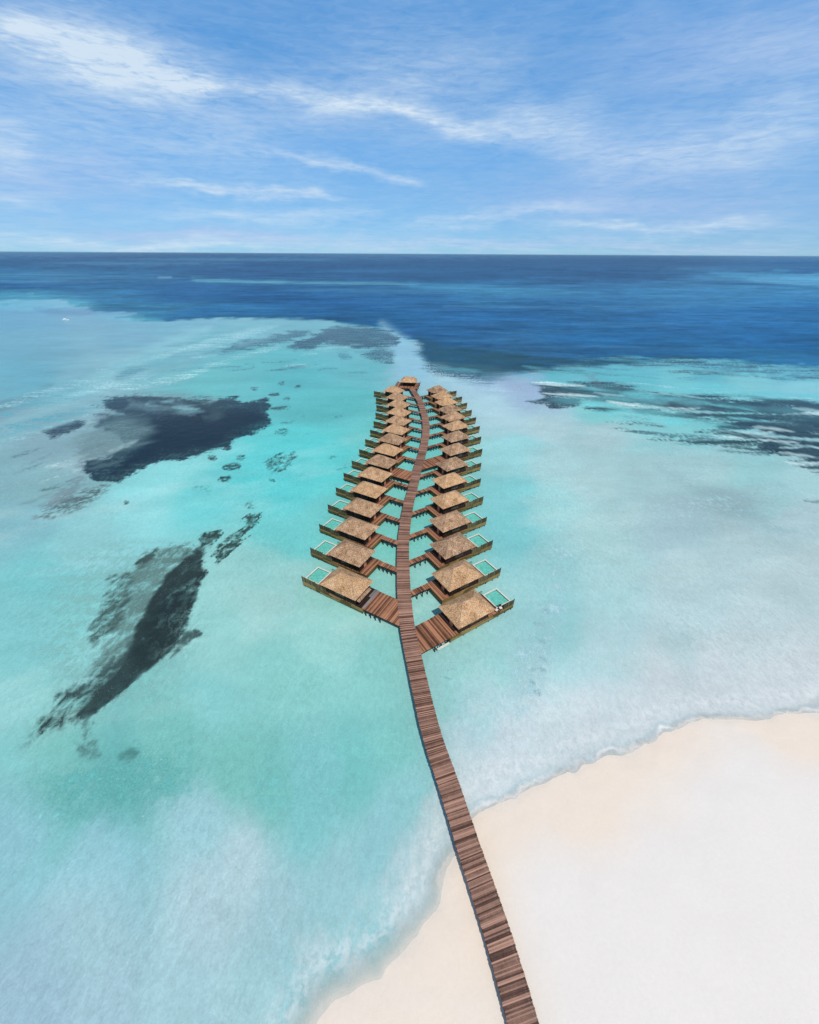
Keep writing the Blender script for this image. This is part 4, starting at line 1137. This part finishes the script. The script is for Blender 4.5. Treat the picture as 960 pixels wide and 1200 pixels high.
dry = mixc(nt, g1, tuple(lin((223, 220, 216))), tuple(lin((231, 228, 224))))
wrm = mixc(nt, g1, tuple(lin((230, 220, 210))), tuple(lin((233, 220, 203))))
cc = mixc(nt, ab.outputs['Fac'], dry, wrm)
cc = mixc(nt, mth(nt, 'MULTIPLY', aw.outputs['Fac'], 0.8), cc, mixc(nt, g2, tuple(lin((220, 213, 203))), tuple(lin((227, 219, 208)))))
spk = mth(nt, 'MULTIPLY_ADD', g2, 0.10, mth(nt, 'MULTIPLY_ADD', g3, 0.07, 0.915))
cc = mixc(nt, 1.0, cc, spk, 'MULTIPLY')
nt.links.new(cc, b.inputs['Base Color'])
rg = mth(nt, 'MULTIPLY_ADD', aw.outputs['Fac'], -0.45, 0.95); nt.links.new(rg, b.inputs['Roughness'])
b.inputs['Specular IOR Level'].default_value = 0.2
bump(nt, b, mth(nt, 'MULTIPLY_ADD', g2, 1.0, mth(nt, 'MULTIPLY', g3, 0.3)), 0.25, 0.08)
bme.materials.append(m)

# ------------------------------------------------------------------ sky
SUN_EL = R(56); SUN_AZ = math.atan2(0.37, -0.93)        # azimuth clockwise from +Y
w = bpy.data.worlds.new('World'); sc.world = w; w.use_nodes = True
nt = w.node_tree; bg = nt.nodes['Background']
tc = nt.nodes.new('ShaderNodeTexCoord'); dv = tc.outputs['Generated']
sky = nt.nodes.new('ShaderNodeTexSky'); sky.sky_type = 'NISHITA'; sky.sun_disc = False
sky.sun_elevation = SUN_EL; sky.sun_rotation = SUN_AZ
sky.altitude = 0; sky.air_density = 1.0; sky.dust_density = 0.6; sky.ozone_density = 2.5
mp = mapping(nt, dv, (1, 1, 1.8)); nrm = nt.nodes.new('ShaderNodeVectorMath'); nrm.operation = 'NORMALIZE'
ad = nt.nodes.new('ShaderNodeVectorMath'); ad.operation = 'ADD'; ad.inputs[1].default_value = (0, 0, 0.10)
nt.links.new(mp, ad.inputs[0]); nt.links.new(ad.outputs[0], nrm.inputs[0]); nt.links.new(nrm.outputs[0], sky.inputs['Vector'])
hsv = nt.nodes.new('ShaderNodeHueSaturation'); hsv.inputs['Saturation'].default_value = 1.12; hsv.inputs['Hue'].default_value = 0.502; hsv.inputs['Value'].default_value = 1.65
nt.links.new(sky.outputs[0], hsv.inputs['Color'])
sep = nt.nodes.new('ShaderNodeSeparateXYZ'); nt.links.new(dv, sep.inputs[0])
# bearing and height of a direction, degrees
az = mth(nt, 'MULTIPLY', mth(nt, 'ARCTAN2', sep.outputs[0], sep.outputs[1]), 57.29578)
el = mth(nt, 'MULTIPLY', mth(nt, 'ARCSINE', sep.outputs[2]), 57.29578)
# wispy detail on a high flat layer
zz = mth(nt, 'ADD', mth(nt, 'MAXIMUM', sep.outputs[2], 0.0), 0.06)
cx = nt.nodes.new('ShaderNodeCombineXYZ')
nt.links.new(mth(nt, 'DIVIDE', sep.outputs[0], zz), cx.inputs[0]); nt.links.new(mth(nt, 'DIVIDE', sep.outputs[1], zz), cx.inputs[1])
layer_v = cx.outputs[0]


def az_el(x, y):
    u, v = (x - 480) / F, (y - 600) / F
    d = Vector((u, CP - v * SP, -SP - v * CP)).normalized()
    return math.degrees(math.atan2(d.x, d.y)), math.degrees(math.asin(d.z))


ax = nt.nodes.new('ShaderNodeCombineXYZ'); nt.links.new(az, ax.inputs[0]); nt.links.new(el, ax.inputs[1])
wn = node(nt, 'ShaderNodeTexNoise', Scale=0.09, Detail=4.0, Roughness=0.6); nt.links.new(mapping(nt, ax.outputs[0], (1, 2.4, 1)), wn.inputs['Vector'])
ws = nt.nodes.new('ShaderNodeSeparateXYZ'); nt.links.new(wn.outputs['Color'], ws.inputs[0])
azw = mth(nt, 'ADD', az, mth(nt, 'MULTIPLY_ADD', ws.outputs[0], 9.0, -4.5)); elw = mth(nt, 'ADD', el, mth(nt, 'MULTIPLY_ADD', ws.outputs[1], 4.4, -2.2))


def cloud(p0, p1, width, amp):
    """soft elongated cloud between two bearings"""
    a0, e0 = az_el(*p0); a1, e1 = az_el(*p1)
    cx_, cy_ = (a0 + a1) / 2, (e0 + e1) / 2
    L2 = math.hypot(a1 - a0, e1 - e0) / 2; t = math.atan2(e1 - e0, a1 - a0)
    c_, s_ = math.cos(t), math.sin(t)
    dx = mth(nt, 'SUBTRACT', azw, cx_); dy = mth(nt, 'SUBTRACT', elw, cy_)
    u = mth(nt, 'ADD', mth(nt, 'MULTIPLY', dx, c_ / L2), mth(nt, 'MULTIPLY', dy, s_ / L2))
    v = mth(nt, 'ADD', mth(nt, 'MULTIPLY', dx, -s_ / width), mth(nt, 'MULTIPLY', dy, c_ / width))
    r2_ = mth(nt, 'ADD', mth(nt, 'MULTIPLY', mth(nt, 'MULTIPLY', u, u), mth(nt, 'MULTIPLY', u, u)), mth(nt, 'MULTIPLY', v, v))
    return mth(nt, 'MULTIPLY', mth(nt, 'EXPONENT', mth(nt, 'MULTIPLY', r2_, -1.0)), amp)


blobs = [((-60, 32), (240, 84), 1.5, 1.06), ((60, 50), (260, 95), 1.9, 0.45), ((240, 92), (440, 122), 0.8, 0.5), ((400, 112), (590, 158), 0.7, 0.62), ((330, 105), (520, 130), 2.4, 0.35), ((560, 140), (700, 160), 1.6, 0.35),
         ((-40, 160), (40, 165), 2.0, 0.5), ((130, 215), (400, 236), 0.40, 0.62), ((310, 176), (500, 212), 0.5, 0.6), ((180, 250), (440, 256), 0.6, 0.4), ((-60, 228), (60, 240), 0.9, 0.4),
         ((680, 185), (960, 165), 2.2, 0.34), ((700, 175), (900, 175), 1.2, 0.25), ((640, 264), (900, 256), 0.45, 0.7), ((480, 262), (700, 240), 0.5, 0.45), ((-40, 285), (300, 290), 0.5, 0.5), ((800, 70), (1000, 60), 3.0, 0.18), ((600, 120), (700, 130), 1.6, 0.25), ((0, 278), (960, 284), 1.0, 0.30), ((-40, 125), (340, 165), 4.2, 0.34), ((400, 60), (620, 100), 2.4, 0.18), ((860, 120), (1000, 150), 2.2, 0.16)]
tot = None
for p0, p1, wd_, am in blobs:
    cl = cloud(p0, p1, wd_, am); tot = cl if tot is None else mth(nt, 'ADD', tot, cl)
ang_s = 0.20
n_a = noise(nt, mapping(nt, ax.outputs[0], (0.05, 0.30, 1), (0, 0, ang_s)), 2.0, 6, 0.54, 0.8)
n_b = noise(nt, mapping(nt, layer_v, (0.35, 1.1, 1), (0, 0, 0.5)), 0.9, 6, 0.56, 0.6)
n_c = noise(nt, mapping(nt, ax.outputs[0], (0.20, 1.25, 1), (0, 0, 0.20)), 2.4, 7, 0.64, 0.7)
wisp = mth(nt, 'MULTIPLY_ADD', n_a, 0.45, mth(nt, 'MULTIPLY_ADD', n_b, 0.25, mth(nt, 'MULTIPLY', n_c, 0.5)))
den = mth(nt, 'ADD', mth(nt, 'MULTIPLY', tot, mth(nt, 'MULTIPLY_ADD', wisp, 3.2, -1.12)), mth(nt, 'MULTIPLY_ADD', wisp, 0.62, -0.20))
den = mth(nt, 'MULTIPLY', mth(nt, 'MAXIMUM', den, 0.0), 0.85, None, True)
SKS = 0.15
cloudc = mixc(nt, n_b, tuple(v / SKS for v in lin((192, 217, 242))), tuple(v / SKS for v in lin((224, 237, 247))))
gain = ramp(nt, mth(nt, 'MULTIPLY', el, 1 / 60.0, None, True), [(0.0, (0.32, 0.435, 0.47)), (0.07, (0.42, 0.61, 0.63)), (0.16, (0.47, 0.79, 0.83)), (0.33, (0.40, 0.90, 1.0)), (0.46, (0.42, 0.355, 0.29))])
skyg = mixc(nt, 1.0, hsv.outputs[0], gain, 'MULTIPLY')
lil = None
for p0, p1, wd_, am in (((60, 266), (390, 282), 0.75, 0.75), ((-60, 198), (170, 212), 1.7, 0.6), ((560, 232), (980, 238), 1.9, 0.6), ((720, 66), (1020, 30), 2.6, 0.55), ((640, 175), (900, 185), 2.4, 0.5), ((420, 282), (960, 286), 0.6, 0.5)):
    cl = cloud(p0, p1, wd_, am); lil = cl if lil is None else mth(nt, 'ADD', lil, cl)
lil = mth(nt, 'MULTIPLY', lil, mth(nt, 'MULTIPLY_ADD', wisp, 1.6, -0.2), None, True)
skyg = mixc(nt, lil, skyg, tuple(v / SKS for v in lin((158, 186, 233))))
skyc = mixc(nt, den, skyg, cloudc)
nt.links.new(skyc, bg.inputs['Color']); bg.inputs['Strength'].default_value = SKS

sun = bpy.data.lights.new('sun', 'SUN'); sun.energy = 3.4; sun.angle = R(0.53); sun.color = (1.0, 0.92, 0.82)
so = bpy.data.objects.new('sun', sun); COL.objects.link(so)
sd = Vector((math.sin(SUN_AZ) * math.cos(SUN_EL), math.cos(SUN_AZ) * math.cos(SUN_EL), math.sin(SUN_EL)))
so.rotation_euler = sd.to_track_quat('Z', 'Y').to_euler(); so.location = sd * 200

# ------------------------------------------------------------------ sea air
mb = MB(); mb.box(-135000, 135000, -135000, 135000, -3.4, H + 3.0, 0.5)
m = bpy.data.materials.new('sea_air'); m.use_nodes = True; nt = m.node_tree
nt.nodes.remove(nt.nodes['Principled BSDF'])
pvn = nt.nodes.new('ShaderNodeVolumePrincipled'); pvn.inputs['Color'].default_value = (0.50, 0.80, 1.0, 1); pvn.inputs['Density'].default_value = 1.0e-5
nt.links.new(pvn.outputs[0], nt.nodes['Material Output'].inputs['Volume'])
hz = mb.build('haze', m); tag(hz, kind='stuff')

# ------------------------------------------------------------------ camera
cam = bpy.data.cameras.new('camera'); co = bpy.data.objects.new('camera', cam); COL.objects.link(co)
cam.sensor_fit = 'HORIZONTAL'; cam.sensor_width = 36.0; cam.lens = 36.0 * F / 960.0
cam.clip_start = 0.5; cam.clip_end = 500000
co.location = (0, 0, H)
fwd = Vector((0, CP, -SP)); up = Vector((0, SP, CP)); rt = Vector((1, 0, 0))
c_, s_ = math.cos(ROLL), math.sin(ROLL)
rt2 = rt * c_ + up * s_; up2 = up * c_ - rt * s_
mw_ = Matrix((rt2, up2, -fwd)).transposed().to_4x4(); mw_.translation = (0, 0, H)
co.matrix_world = mw_
sc.camera = co
sc.view_settings.view_transform = 'Standard'; sc.view_settings.look = 'None'; sc.view_settings.exposure = 0.0; sc.view_settings.gamma = 1.0
sc.view_settings.use_curve_mapping = False
sc.cycles.max_bounces = 5; sc.cycles.transparent_max_bounces = 6
